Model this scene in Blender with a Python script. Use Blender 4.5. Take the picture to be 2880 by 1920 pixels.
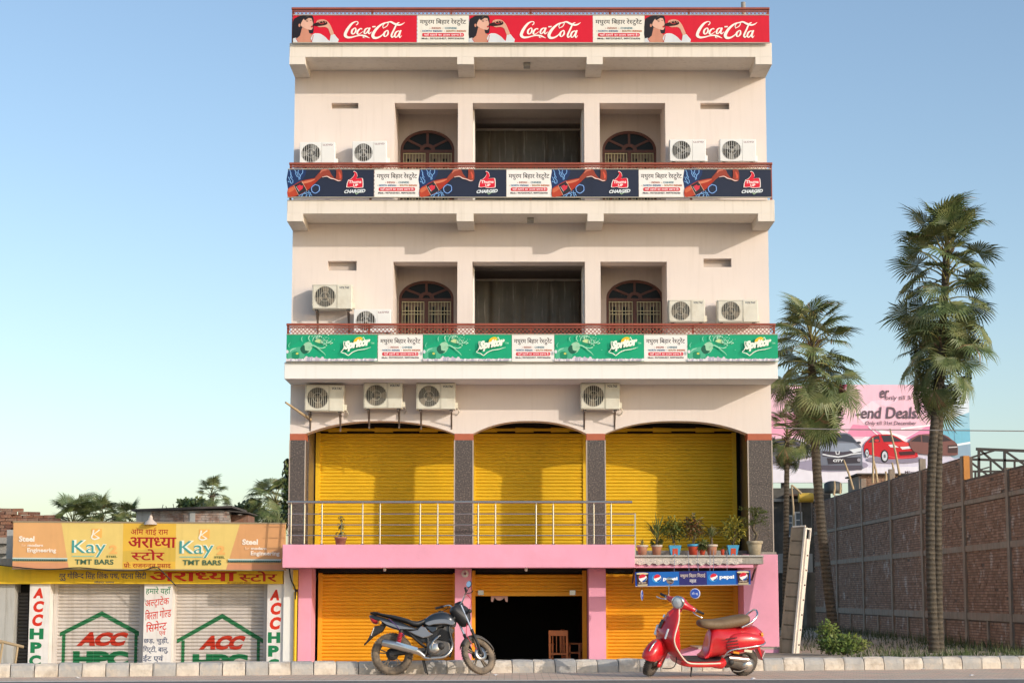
import bpy, bmesh, math, random
from mathutils import Vector, Matrix, Euler
R = math.radians
random.seed(7)
for o in list(bpy.data.objects): bpy.data.objects.remove(o)
SC = bpy.context.scene
COL = SC.collection

# ---------------------------------------------------------------- camera
F, TH, EYE, HOR, CX = 4860.0, R(6.6), 1.17, 1674.0, 1440.0
YP = HOR - F * math.tan(TH)
cd = bpy.data.cameras.new('camera'); cam = bpy.data.objects.new('camera', cd); COL.objects.link(cam)
cd.sensor_width = 36; cd.lens = F / 2880 * 36; cd.shift_y = (YP - 960) / 2880
cd.clip_start = 0.1; cd.clip_end = 3000
cam.location = (0, 0, EYE); cam.rotation_euler = (R(90) + TH, 0, 0)
SC.camera = cam

def P(px, py, Y):
    """photo pixel -> world point on the plane at depth Y (used to read off real sizes)"""
    a, b = (px - CX) / F, (YP - py) / F
    c, s = math.cos(TH), math.sin(TH)
    t = Y / (c - b * s)
    return Vector((a * t, Y, EYE + (s + b * c) * t))

# ---------------------------------------------------------------- light
SUN_EL, SUN_AZ = R(19), R(130)            # azimuth measured clockwise from +Y
w = bpy.data.worlds.new('World'); SC.world = w; w.use_nodes = True
nt = w.node_tree; nt.nodes.clear()
sky = nt.nodes.new('ShaderNodeTexSky'); sky.sky_type = 'NISHITA'; sky.sun_disc = False
sky.sun_elevation = SUN_EL; sky.sun_rotation = SUN_AZ
sky.altitude = 0; sky.air_density = 1.05; sky.dust_density = 1.35; sky.ozone_density = 1.6
bg = nt.nodes.new('ShaderNodeBackground'); bg.inputs[1].default_value = 0.15
wo = nt.nodes.new('ShaderNodeOutputWorld')
nt.links.new(sky.outputs[0], bg.inputs[0]); nt.links.new(bg.outputs[0], wo.inputs[0])
sd = bpy.data.lights.new('sun', 'SUN'); sun = bpy.data.objects.new('sun', sd); COL.objects.link(sun)
sd.energy = 2.0; sd.angle = R(0.55); sd.color = (1.0, 0.91, 0.80)
sdir = Vector((math.sin(SUN_AZ) * math.cos(SUN_EL), math.cos(SUN_AZ) * math.cos(SUN_EL), math.sin(SUN_EL)))
sun.rotation_euler = sdir.to_track_quat('Z', 'Y').to_euler(); sun.location = sdir * 60
SC.view_settings.view_transform = 'Standard'; SC.view_settings.look = 'None'
SC.view_settings.exposure = 0.4; SC.view_settings.gamma = 1.0; SC.view_settings.use_curve_mapping = False

# ---------------------------------------------------------------- materials
def lin(h):
    if not isinstance(h, str): return tuple(h)
    v = [int(h[i:i + 2], 16) / 255 for i in (0, 2, 4)]
    return tuple(x / 12.92 if x <= .04045 else ((x + .055) / 1.055) ** 2.4 for x in v)
MATS = {}
def mat(name, col, rough=.7, metal=0, var=.12, scale=3., bump=0., bscale=40., streak=0., dirt=None, dirtamt=0., dscale=2., coat=0., island=0., spec=None, dlow=.45, dhigh=.7, dmap=None):
    """procedural surface: colour noise, optional rain streaks, shaped dirt patches, fine relief"""
    if name in MATS: return MATS[name]
    m = bpy.data.materials.new(name); m.use_nodes = True
    t = m.node_tree; N = t.nodes; L = t.links; b = N['Principled BSDF']
    c = lin(col)
    b.inputs['Roughness'].default_value = rough; b.inputs['Metallic'].default_value = metal
    if coat: b.inputs['Coat Weight'].default_value = coat; b.inputs['Coat Roughness'].default_value = .08
    if spec is not None: b.inputs['Specular IOR Level'].default_value = spec
    tc = N.new('ShaderNodeTexCoord'); geo = N.new('ShaderNodeNewGeometry')
    rgb = N.new('ShaderNodeRGB'); rgb.outputs[0].default_value = (*c, 1)
    out = rgb.outputs[0]
    def mul(out, fac_socket, lo, hi):
        mr = N.new('ShaderNodeMapRange'); L.new(fac_socket, mr.inputs[0])
        mr.inputs[3].default_value = lo; mr.inputs[4].default_value = hi
        h = N.new('ShaderNodeHueSaturation'); L.new(out, h.inputs['Color']); L.new(mr.outputs[0], h.inputs['Value'])
        return h.outputs[0]
    if var:
        n = N.new('ShaderNodeTexNoise'); n.inputs['Scale'].default_value = scale; n.inputs['Detail'].default_value = 6
        L.new(geo.outputs['Position'], n.inputs['Vector']); out = mul(out, n.outputs[0], 1 - var * 1.6, 1 + var * 1.2)
    if island: out = mul(out, geo.outputs['Random Per Island'], 1 - island, 1 + island)
    if streak:
        mp = N.new('ShaderNodeMapping'); mp.inputs['Scale'].default_value = (5, 5, .35)
        L.new(geo.outputs['Position'], mp.inputs[0])
        n = N.new('ShaderNodeTexNoise'); n.inputs['Scale'].default_value = 2.2; n.inputs['Detail'].default_value = 7
        L.new(mp.outputs[0], n.inputs['Vector'])
        mr = N.new('ShaderNodeMapRange'); L.new(n.outputs[0], mr.inputs[0]); mr.inputs[1].default_value = .52; mr.inputs[2].default_value = .75
        mx = N.new('ShaderNodeMixRGB'); mx.blend_type = 'MULTIPLY'; mx.inputs[2].default_value = (1 - streak, 1 - streak * 1.1, 1 - streak * 1.3, 1)
        L.new(mr.outputs[0], mx.inputs[0]); L.new(out, mx.inputs[1]); out = mx.outputs[0]
    if dirt is not None:
        n = N.new('ShaderNodeTexNoise'); n.inputs['Scale'].default_value = dscale; n.inputs['Detail'].default_value = 9; n.inputs['Roughness'].default_value = .65
        if dmap:
            mp = N.new('ShaderNodeMapping'); mp.inputs['Scale'].default_value = dmap; L.new(geo.outputs['Position'], mp.inputs[0]); L.new(mp.outputs[0], n.inputs['Vector'])
        else: L.new(geo.outputs['Position'], n.inputs['Vector'])
        mr = N.new('ShaderNodeMapRange'); L.new(n.outputs[0], mr.inputs[0]); mr.inputs[1].default_value = dlow; mr.inputs[2].default_value = dhigh; mr.inputs[4].default_value = dirtamt
        mx = N.new('ShaderNodeMixRGB'); mx.inputs[2].default_value = (*lin(dirt), 1)
        L.new(mr.outputs[0], mx.inputs[0]); L.new(out, mx.inputs[1]); out = mx.outputs[0]
    L.new(out, b.inputs['Base Color'])
    if bump:
        n = N.new('ShaderNodeTexNoise'); n.inputs['Scale'].default_value = bscale; n.inputs['Detail'].default_value = 5
        L.new(geo.outputs['Position'], n.inputs['Vector'])
        bp = N.new('ShaderNodeBump'); bp.inputs['Strength'].default_value = bump; bp.inputs['Distance'].default_value = .02
        L.new(n.outputs[0], bp.inputs['Height']); L.new(bp.outputs[0], b.inputs['Normal'])
    MATS[name] = m; return m
def ink(h, rough=.55):
    return mat('print_' + h, h, rough=rough, var=.07, scale=3, spec=.3, bump=.25, bscale=2.5, streak=.06)

# ---------------------------------------------------------------- object helpers
def tag(o, label=None, cat=None, group=None, kind=None):
    if label: o['label'] = label
    if cat: o['category'] = cat
    if group: o['group'] = group
    if kind: o['kind'] = kind
    return o
def thing(name, label, cat, loc=(0, 0, 0), group=None, rz=0):
    o = bpy.data.objects.new(name, None); COL.objects.link(o); o.empty_display_size = .2
    o.location = loc; o.rotation_euler = (0, 0, rz)
    return tag(o, label, cat, group)
def part(name, parent, loc=(0, 0, 0)):
    o = bpy.data.objects.new(name, None); COL.objects.link(o); o.empty_display_size = .1
    o.parent = parent; o.location = loc
    return o
def origin(o):
    v = Vector((0, 0, 0))
    while o: v += o.location; o = o.parent
    return v
def place(name, mesh, parent, loc, rot=(0, 0, 0), scale=(1, 1, 1), local=False):
    o = bpy.data.objects.new(name, mesh); COL.objects.link(o); o.parent = parent
    l = Vector(loc)
    if parent and not local: l = l - origin(parent)
    o.location = l; o.rotation_euler = rot; o.scale = scale
    return o
def bevel(o, wd=.01, seg=2):
    m = o.modifiers.new('bevel', 'BEVEL'); m.width = wd; m.segments = seg; m.limit_method = 'ANGLE'; m.angle_limit = R(40)
    return o
def cr(pts, n=6, closed=False):
    """Catmull-Rom through points of any dimension"""
    p = [Vector(q) for q in pts]; out = []; m = len(p)
    rng = range(m) if closed else range(m - 1)
    for i in rng:
        p0 = p[(i - 1) % m] if closed or i > 0 else p[i]; p1 = p[i]; p2 = p[(i + 1) % m]
        p3 = p[(i + 2) % m] if closed or i + 2 < m else p2
        for k in range(n):
            t = k / n
            out.append(.5 * ((2 * p1) + (p2 - p0) * t + (2 * p0 - 5 * p1 + 4 * p2 - p3) * t * t + (3 * p1 - p0 - 3 * p2 + p3) * t ** 3))
    if not closed: out.append(p[-1])
    return out

class MB:
    def __init__(s): s.v = []; s.f = []; s.m = []; s.mi = 0; s.sm = []
    def add(s, vs, fs, smooth=False):
        b = len(s.v); s.v += [tuple(v) for v in vs]
        for f in fs: s.f.append(tuple(i + b for i in f)); s.m.append(s.mi); s.sm.append(smooth)
        return s
    def box(s, x0, x1, y0, y1, z0, z1):
        v = [(x, y, z) for x in (x0, x1) for y in (y0, y1) for z in (z0, z1)]
        return s.add(v, [(0, 1, 3, 2), (4, 6, 7, 5), (0, 4, 5, 1), (2, 3, 7, 6), (0, 2, 6, 4), (1, 5, 7, 3)])
    def obox(s, c, ax, ay, az):
        """oriented box: centre and three half-axis vectors"""
        c, ax, ay, az = map(Vector, (c, ax, ay, az))
        v = [c + ax * i + ay * j + az * k for i in (-1, 1) for j in (-1, 1) for k in (-1, 1)]
        return s.add(v, [(0, 1, 3, 2), (4, 6, 7, 5), (0, 4, 5, 1), (2, 3, 7, 6), (0, 2, 6, 4), (1, 5, 7, 3)])
    def bar(s, a, b, wd, hd=None, up=(0, 0, 1)):
        a, b = Vector(a), Vector(b); d = b - a; u = Vector(up)
        if abs(d.normalized().dot(u)) > .98: u = Vector((1, 0, 0))
        sd_ = d.cross(u).normalized(); u2 = sd_.cross(d).normalized()
        return s.obox((a + b) / 2, d / 2, sd_ * wd / 2, u2 * (hd or wd) / 2)
    def tube(s, pts, r, n=8, cap=True, smooth=True):
        pts = [Vector(p) for p in pts]; m = len(pts)
        rs = r if isinstance(r, (list, tuple)) else [r] * m
        vs = []; ref = None
        for i, p in enumerate(pts):
            d = (pts[min(i + 1, m - 1)] - pts[max(i - 1, 0)])
            if d.length < 1e-9: d = Vector((0, 0, 1))
            d.normalize()
            if ref is None: ref = Vector((0, 0, 1)) if abs(d.z) < .9 else Vector((1, 0, 0))
            u = (ref - d * ref.dot(d)); u = u.normalized() if u.length > 1e-6 else d.orthogonal().normalized(); ref = u
            q = d.cross(u)
            for k in range(n):
                a = 2 * math.pi * k / n; vs.append(p + (u * math.cos(a) + q * math.sin(a)) * rs[i])
        fs = [(i * n + k, i * n + (k + 1) % n, (i + 1) * n + (k + 1) % n, (i + 1) * n + k) for i in range(m - 1) for k in range(n)]
        s.add(vs, fs, smooth)
        if cap: s.add(vs[:n], [tuple(range(n))[::-1]]); s.add(vs[-n:], [tuple(range(n))])
        return s
    def lathe(s, prof, c=(0, 0, 0), ax=(0, 0, 1), n=16, smooth=True):
        """profile of (radius, height) about an axis"""
        c = Vector(c); ax = Vector(ax).normalized(); u = ax.orthogonal().normalized(); q = ax.cross(u)
        vs = [c + ax * h + (u * math.cos(2 * math.pi * k / n) + q * math.sin(2 * math.pi * k / n)) * r for r, h in prof for k in range(n)]
        fs = [(i * n + k, i * n + (k + 1) % n, (i + 1) * n + (k + 1) % n, (i + 1) * n + k) for i in range(len(prof) - 1) for k in range(n)]
        return s.add(vs, fs, smooth)
    def prism(s, poly, y0, y1, M=None):
        """polygon in (x,z) pulled through y"""
        n = len(poly)
        vs = [Vector((x, y0, z)) for x, z in poly] + [Vector((x, y1, z)) for x, z in poly]
        if M: vs = [M @ v for v in vs]
        fs = [tuple(range(n)), tuple(range(2 * n - 1, n - 1, -1))] + [(i, i + n, (i + 1) % n + n, (i + 1) % n) for i in range(n)]
        return s.add(vs, fs)
    def rings(s, rs, cap=True, smooth=True, closed=True):
        n = len(rs[0]); vs = [p for r in rs for p in r]; k2 = n if closed else n - 1
        fs = [(i * n + k, i * n + (k + 1) % n, (i + 1) * n + (k + 1) % n, (i + 1) * n + k) for i in range(len(rs) - 1) for k in range(k2)]
        s.add(vs, fs, smooth)
        if cap: s.add(rs[0], [tuple(range(n))[::-1]], smooth); s.add(rs[-1], [tuple(range(n))], smooth)
        return s
    def loft(s, secs, n=16, e=2.4, sub=4, y0=0.):
        """superellipse sections (x, zlo, zhi, halfwidth) along x, smoothed"""
        secs = cr([Vector(q) for q in [(a, b, c, d) for a, b, c, d in secs]], sub) if sub > 1 else secs
        rs = []
        for x, zl, zh, hw in secs:
            ring = []
            for k in range(n):
                a = 2 * math.pi * k / n; ca, sa = math.cos(a), math.sin(a)
                ring.append((x, y0 + hw * math.copysign(abs(ca) ** (2 / e), ca), (zl + zh) / 2 + (zh - zl) / 2 * math.copysign(abs(sa) ** (2 / e), sa)))
            rs.append(ring)
        return s.rings(rs)
    def xf(s, M):
        s.v = [tuple(M @ Vector(v)) for v in s.v]; return s
    def mesh(s, mats, off=(0, 0, 0), name='m'):
        me = bpy.data.meshes.new(name); o = Vector(off)
        me.from_pydata([tuple(Vector(v) - o) for v in s.v], [], s.f)
        for m in (mats if isinstance(mats, (list, tuple)) else [mats]): me.materials.append(m)
        me.polygons.foreach_set('material_index', s.m); me.polygons.foreach_set('use_smooth', s.sm)
        bm = bmesh.new(); bm.from_mesh(me); bmesh.ops.recalc_face_normals(bm, faces=bm.faces); bm.to_mesh(me); bm.free()
        me.update(); return me
    def build(s, name, mats, parent=None, local=False, bev=0):
        off = origin(parent) if parent and not local else Vector((0, 0, 0))
        o = bpy.data.objects.new(name, s.mesh(mats, off, name)); COL.objects.link(o); o.parent = parent
        if bev: bevel(o, bev)
        return o
def B(name, m, parent, x0, x1, y0, y1, z0, z1, bev=0, local=False):
    return MB().box(x0, x1, y0, y1, z0, z1).build(name, m, parent, local, bev)
def alone(mb, name, mats, label, cat, base, group=None, bev=0):
    """a thing that is one mesh, its origin at its base"""
    o = bpy.data.objects.new(name, mb.mesh(mats, base, name)); COL.objects.link(o); o.location = base
    if bev: bevel(o, bev)
    return tag(o, label, cat, group)

# ---------------------------------------------------------------- lettering (outlines turned into flat mesh)
_G = {}
def _raw(body, bold=0.):
    k = (body, bold)
    if k in _G: return _G[k]
    c = bpy.data.curves.new('t', 'FONT'); c.body = body; c.size = 1; c.offset = bold; c.resolution_u = 3
    o = bpy.data.objects.new('t', c); COL.objects.link(o); bpy.context.view_layer.update()
    me = bpy.data.meshes.new_from_object(o.evaluated_get(bpy.context.evaluated_depsgraph_get()))
    r = ([(v.co.x, v.co.y) for v in me.vertices], [tuple(p.vertices) for p in me.polygons])
    bpy.data.objects.remove(o); bpy.data.curves.remove(c); bpy.data.meshes.remove(me)
    _G[k] = r; return r
_A = {'ि': .26}
def _adv(ch):
    if ch not in _A:
        f = lambda b: max((x for x, y in _raw(b)[0]), default=0)
        _A[ch] = f('|' + ch + '|') - f('||')
    return _A[ch]
def _clip(g, cx):
    bm = bmesh.new(); vs = [bm.verts.new((x, y, 0)) for x, y in g[0]]
    for f in g[1]:
        try: bm.faces.new([vs[i] for i in f])
        except ValueError: pass
    bmesh.ops.bisect_plane(bm, geom=bm.verts[:] + bm.edges[:] + bm.faces[:], plane_co=(cx, 0, 0), plane_no=(1, 0, 0), clear_outer=True)
    bm.verts.index_update()
    r = ([(v.co.x, v.co.y) for v in bm.verts], [tuple(v.index for v in f.verts) for f in bm.faces]); bm.free(); return r
def line2d(s, bold=0.):
    """(verts, faces) of one line; Devanagari clusters are put together by hand"""
    if not any('\u0900' <= c <= '\u097f' for c in s): return _raw(s, bold)
    V, Fc, x = [], [], 0.
    def put(g, dx):
        b = len(V); V.extend((a + dx, y) for a, y in g[0]); Fc.extend(tuple(i + b for i in f) for f in g[1])
    def strokes(segs, dx):
        for (x0, y0, x1, y1) in segs:
            d = Vector((x1 - x0, y1 - y0)); n = Vector((-d.y, d.x)).normalized() * .035
            put(([(x0 + n.x, y0 + n.y), (x1 + n.x, y1 + n.y), (x1 - n.x, y1 - n.y), (x0 - n.x, y0 - n.y)], [(0, 1, 2, 3)]), dx)
    HAL = '\u094d'; MARK = 'ािीुूेैोौंँः' + HAL
    isC = lambda c: 'क' <= c <= 'ह' or '\u0958' <= c <= '\u095f'
    BAR = set('खगघचजझञणतथधनपबभमयलवशषस')
    i = 0
    while i < len(s):
        if not isC(s[i]):
            put(_raw(s[i], bold), x); x += _adv(s[i]); i += 1; continue
        j = i; cons = []
        while True:
            cons.append(s[j]); j += 1
            if j + 1 < len(s) and s[j] == HAL and isC(s[j + 1]): j += 1; continue
            break
        marks = ''
        while j < len(s) and s[j] in MARK: marks += s[j]; j += 1
        if 'ि' in marks: put(_raw('ि', bold), x); x += _adv('ि'); marks = marks.replace('ि', '')
        k = 0
        while k < len(cons):
            c = cons[k]; last = k == len(cons) - 1; a = _adv(c)
            if not last and cons[k + 1] == 'र':
                put(_raw(c, bold), x)
                if c in BAR: strokes([(.12, .02, a - .12, .2)], x)
                else: strokes([(a * .25, -.2, a * .5, -.05), (a * .5, -.05, a * .75, -.2)], x)
                x += a; k += 2; continue
            if not last and c in BAR:
                put(_clip(_raw(c, bold), a - .19), x); x += a - .19
            elif not last:
                put(_raw(c, bold), x); x += a; put(_raw(HAL, bold), x - .1)
            else: put(_raw(c, bold), x); x += a
            k += 1
        for mk in marks:
            put(_raw(mk, bold), x); x += _adv(mk)
        i = j
    return V, Fc

class Art:
    """flat print on a board: coordinates are read off the photo inside ref=(x0,y0,x1,y1), the board being W x H metres.
    Local axes: x right, z up from the lower left corner, print faces -y."""
    def __init__(s, ref, W, H, y=-.0006, step=.0004):
        s.ref, s.W, s.H, s.y, s.step = ref, W, H, y, step; s.p = {}
    def mp(s, x, y):
        a, b, c, d = s.ref; return ((x - a) / (c - a) * s.W, (d - y) / (d - b) * s.H)
    def put(s, part_, pts, faces, col):
        q = s.p.setdefault(part_, ([], [], [], [])); b = len(q[0])
        q[0].extend((*(s.mp(x, y)), s.y) for x, y in pts)
        # mirrored order (photo y runs down)
        c = q[3]; key = col
        if key not in c: c.append(key)
        for f in faces: q[1].append(tuple(i + b for i in f)); q[2].append(c.index(key))
        s.y -= s.step
        return s
    def poly(s, part_, pts, col, smooth=0):
        if smooth: pts = [tuple(v) for v in cr([Vector(p) for p in pts], smooth, True)]
        return s.put(part_, pts, [tuple(range(len(pts)))], col)
    def rect(s, part_, x0, y0, x1, y1, col): return s.poly(part_, [(x0, y0), (x1, y0), (x1, y1), (x0, y1)], col)
    def pill(s, part_, x0, y0, x1, y1, r, col):
        pts = []
        for cx_, cy_, a0 in ((x1 - r, y0 + r, -90), (x1 - r, y1 - r, 0), (x0 + r, y1 - r, 90), (x0 + r, y0 + r, 180)):
            pts += [(cx_ + r * math.cos(R(a0 + t)), cy_ + r * math.sin(R(a0 + t))) for t in (0, 30, 60, 90)]
        return s.poly(part_, pts, col)
    def ell(s, part_, cx_, cy_, rx, ry, col, rot=0, n=20, a0=0, a1=360):
        c, q = math.cos(R(rot)), math.sin(R(rot)); pts = []
        full = a1 - a0 >= 360
        for k in range(n if full else n + 1):
            a = R(a0 + (a1 - a0) * k / n); x, y = rx * math.cos(a), ry * math.sin(a); pts.append((cx_ + x * c - y * q, cy_ + x * q + y * c))
        return s.poly(part_, pts, col)
    def stroke(s, part_, pts, wd, col, smooth=5, closed=False):
        ws = wd if isinstance(wd, (list, tuple)) else [wd] * len(pts)
        q = [Vector((*p, ww)) for p, ww in zip(pts, ws)]
        if smooth: q = cr(q, smooth, closed)
        if closed: q = q + [q[0]]
        vs = []; m = len(q)
        for i, p in enumerate(q):
            d = (q[min(i + 1, m - 1)] - q[max(i - 1, 0)]) if not closed else (q[(i + 1) % (m - 1)] - q[(i - 1) % (m - 1)])
            d = Vector((d.x, d.y)); d = d.normalized() if d.length > 1e-6 else Vector((1, 0)); nn = Vector((-d.y, d.x)) * max(p.z, .5) / 2
            vs += [(p.x + nn.x, p.y + nn.y), (p.x - nn.x, p.y - nn.y)]
        return s.put(part_, vs, [(2 * i, 2 * i + 1, 2 * i + 3, 2 * i + 2) for i in range(m - 1)], col)
    def text(s, part_, t, box, col, bold=0., shear=0., rise=0.):
        dev = any('\u0900' <= c <= '\u097f' for c in t)
        if dev and bold > .012:
            dx = (box[2] - box[0]) * .012 * bold / .02 / max(3, len(t) * .5)
            for q in (-dx, 0, dx): s.text(part_, t, (box[0] + q, box[1], box[2] + q, box[3]), col, .008, shear, rise)
            return s
        V, Fc = line2d(t, bold)
        xs = [v[0] for v in V]; ys = [v[1] for v in V]; x0, x1, y0, y1 = min(xs), max(xs), min(ys), max(ys)
        a, b, c, d = box; wd = c - a; hh = d - b
        pts = []
        for x, y in V:
            u, v = (x - x0) / (x1 - x0), (y - y0) / (y1 - y0)
            pts.append((a + u * wd + shear * hh * (v - .5), d - v * hh - rise * u))
        return s.put(part_, pts, Fc, col)
    def build(s, parent, loc=(0, 0, 0), names=None):
        out = []
        for k, (v, f, mi, cols) in s.p.items():
            me = bpy.data.meshes.new(k); me.from_pydata([(a, y, b) for a, b, y in v], [], f)
            for c in cols: me.materials.append(ink(c) if isinstance(c, str) else c)
            me.polygons.foreach_set('material_index', mi); me.update()
            bm = bmesh.new(); bm.from_mesh(me)
            bmesh.ops.triangulate(bm, faces=[q for q in bm.faces if len(q.verts) > 4])
            for q in bm.faces:
                if q.normal.y > 0: q.normal_flip()
            bm.to_mesh(me); bm.free()
            o = bpy.data.objects.new(k.rstrip('_'), me); COL.objects.link(o); o.parent = parent; o.location = loc; out.append(o)
        return out
# ================================================================ SETTING
M_asph = mat('asphalt', (.18, .165, .145), .9, var=.18, scale=9, bump=.5, bscale=160, dirt=(.27, .225, .18), dirtamt=.6, dscale=1.1)
M_line = mat('road_paint', (.8, .74, .66), .8, var=.12, scale=6, dirt=(.4, .33, .26), dirtamt=.45, dscale=7)
M_earth = mat('earth', (.44, .355, .265), .95, var=.22, scale=2, bump=.8, bscale=14, dirt=(.16, .16, .08), dirtamt=.4, dscale=.6)
M_kw = mat('whitewash', (.64, .565, .47), .9, var=.2, scale=7, bump=.6, bscale=30, dirt=(.36, .29, .22), dirtamt=.8, dscale=5, dlow=.5, dhigh=.68)
M_kg = mat('worn_grey_paint', (.42, .40, .37), .9, var=.2, scale=7, bump=.6, bscale=30, dirt=(.52, .45, .37), dirtamt=.85, dscale=6, dlow=.5, dhigh=.66)
def pave_mat():
    m = mat('pavers', (.68, .545, .415), .9, var=.2, scale=4, bump=.4, bscale=50, dirt=(.72, .60, .46), dirtamt=.8, dscale=1.2)
    t = m.node_tree; N = t.nodes; L = t.links; b = N['Principled BSDF']
    src = b.inputs['Base Color'].links[0].from_socket
    g = N.new('ShaderNodeNewGeometry'); br = N.new('ShaderNodeTexBrick')
    L.new(g.outputs['Position'], br.inputs['Vector']); br.inputs['Scale'].default_value = 1
    br.inputs['Brick Width'].default_value = .22; br.inputs['Row Height'].default_value = .11; br.inputs['Mortar Size'].default_value = .006
    br.inputs['Color1'].default_value = (1.15, .92, .86, 1); br.inputs['Color2'].default_value = (.92, .92, .9, 1); br.inputs['Mortar'].default_value = (.5, .46, .42, 1)
    mx = N.new('ShaderNodeMixRGB'); mx.blend_type = 'MULTIPLY'; mx.inputs[0].default_value = .9
    L.new(src, mx.inputs[1]); L.new(br.outputs[0], mx.inputs[2]); L.new(mx.outputs[0], b.inputs['Base Color'])
    return m
M_pave = pave_mat()
KS = .2
def kerbY(x): return 26.6 + KS * x
def lineY(x): return 24.42 + .05 * x
def gh(x, y):
    d = y - kerbY(x) - .18
    if d < 0: return -.07
    base = -.32
    t = min(1, max(0, (x - 3.2) / .9)); t = t * t * (3 - 2 * t)
    base = base * (1 - t) + .03 * t
    if x < -9.5: base = -.32
    f = min(1, max(0, d / 5)); f = f * f * (3 - 2 * f)
    z = .17 * (1 - f) + base * f
    z += .05 * math.exp(-((x + 4.4) ** 2 / .9 + (y - 27.2) ** 2 / 1.2))
    z += .02 * math.sin(x * 2.1 + y) * math.sin(y * 1.7 - x * .6) * min(1, d)
    return z
xs = [-900, -300, -100, -40, -20] + [-12 + .5 * i for i in range(53)] + [20, 40, 100, 300, 900]
def terrain():
    rows = []
    for v in [-200, -60, -20, 0, 15, 22] : rows.append([(x, v, -.07) for x in xs])
    for d in [0, .17, .19, .4, .8, 1.3, 2, 3, 4, 5, 6, 7.5, 9, 11, 14, 18, 25, 40, 80, 200, 600, 1500]:
        r = []
        for x in xs:
            xc = max(-14, min(16, x)); y = kerbY(xc) + d; r.append((x, y, gh(xc, y) if d > .18 else -.07))
        rows.append(r)
    n = len(xs); mb = MB()
    mb.add([p for r in rows for p in r], [(i * n + k, i * n + k + 1, (i + 1) * n + k + 1, (i + 1) * n + k) for i in range(len(rows) - 1) for k in range(n - 1)], True)
    return mb
tag(terrain().build('ground', M_earth), kind='structure')
def strip(name, m, f0, f1, z):
    px_ = [-300, -60, -20, -10, 0, 10, 20, 60, 300]; mb = MB()
    vs = []
    for x in px_: vs += [(x, f0(x), z), (x, f1(x), z)]
    mb.add(vs, [(2 * i, 2 * i + 2, 2 * i + 3, 2 * i + 1) for i in range(len(px_) - 1)])
    return tag(mb.build(name, m), kind='structure')
cl = lambda x: max(-14, min(16, x))
strip('road', M_asph, lambda x: -90, lambda x: lineY(cl(x)), 0.0)
strip('road_edge_line', M_line, lambda x: lineY(cl(x)) - .2, lambda x: lineY(cl(x)) + .0, .004)
strip('pavement', M_pave, lambda x: lineY(cl(x)), lambda x: kerbY(cl(x)) + .03, .003)
# kerb of single painted stones
kerb = thing('kerb', None, None); tag(kerb, kind='structure')
ka = math.atan(KS); KL = .335
def stone_mesh(seed):
    rnd = random.Random(seed); mb = MB(); L_ = KL - .012
    prof = [(0, -.05), (.0, .10), (.03, .165), (.07, .195), (.17, .2), (.175, -.05)]
    rings = []
    for i, t in enumerate((0, .06, .5, .94, 1)):
        s_ = .97 if i in (0, 4) else 1
        rings.append([(t * L_, .085 + (y - .085) * s_ + rnd.uniform(-.004, .004), z * (s_ if z > 0 else 1) + rnd.uniform(-.006, .004)) for y, z in prof])
    return mb.rings(rings, smooth=False)
sm_w = [stone_mesh(i).mesh(M_kw) for i in range(4)]; sm_g = [stone_mesh(9 + i).mesh(M_kg) for i in range(4)]
for i in range(66):
    x = -10.5 + i * KL * math.cos(ka)
    o = place('kerb_stone', random.choice(sm_w if i % 2 else sm_g), kerb, (x, kerbY(x), random.uniform(-.008, .006)), (random.uniform(-.015, .015), random.uniform(-.01, .01), ka + random.uniform(-.012, .012)))

# ================================================================ MAIN BUILDING
XL, XR, YF = -4.65, 5.43, 36.0
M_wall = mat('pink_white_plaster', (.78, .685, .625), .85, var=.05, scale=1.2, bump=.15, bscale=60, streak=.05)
M_slab = mat('cream_plaster', (.79, .715, .625), .85, var=.05, scale=1.5, bump=.12, bscale=60, streak=.13)
M_white = mat('white_paint', (.83, .82, .78), .8, var=.03, scale=1, bump=.08, bscale=60, streak=.05)
M_pink = mat('pink_paint', (.85, .37, .5), .75, var=.05, scale=1.6, bump=.12, bscale=50, dirt=(.62, .27, .32), dirtamt=.25, dscale=2.2)
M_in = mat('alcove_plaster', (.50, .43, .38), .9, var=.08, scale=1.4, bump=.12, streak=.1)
M_dark = mat('dark_room', (.03, .027, .024), .95, var=.1)  # near-black so doorway and interiors read unlit: their shade is put into the colour
M_gran = mat('granite', (.085, .068, .062), .3, var=.5, scale=30, dirt=(.25, .19, .16), dirtamt=.9, dscale=38, dlow=.52, dhigh=.62)
M_cap = mat('terracotta_band', (.45, .12, .06), .7, var=.12, scale=5)
M_rail = mat('red_oxide', (.30, .065, .035), .55, var=.2, scale=6)
M_yel = mat('yellow_shutter_paint', (.82, .51, .012), .55, var=.1, scale=2.2, dirt=(.22, .11, .015), dirtamt=.75, dscale=3.2, dlow=.6, dhigh=.8, dmap=(.8, .8, 4))
M_org = mat('orange_shutter_paint', (.80, .37, .008), .55, var=.1, scale=2.2, dirt=(.24, .09, .015), dirtamt=.7, dscale=3.2, dlow=.6, dhigh=.8, dmap=(.8, .8, 4))
M_wood = mat('brown_wood', (.115, .036, .02), .5, var=.2, scale=8)
M_glass = mat('dark_glass', (.012, .014, .015), .3, var=0, spec=.15)
M_cream = mat('cream_enamel', (.62, .56, .33), .5, var=.08, scale=8)
M_steel = mat('stainless_steel', (.55, .53, .5), .22, metal=.9, var=.05)
M_conc = mat('concrete', (.36, .33, .29), .9, var=.2, scale=4, bump=.5, bscale=30, streak=.25)

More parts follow.
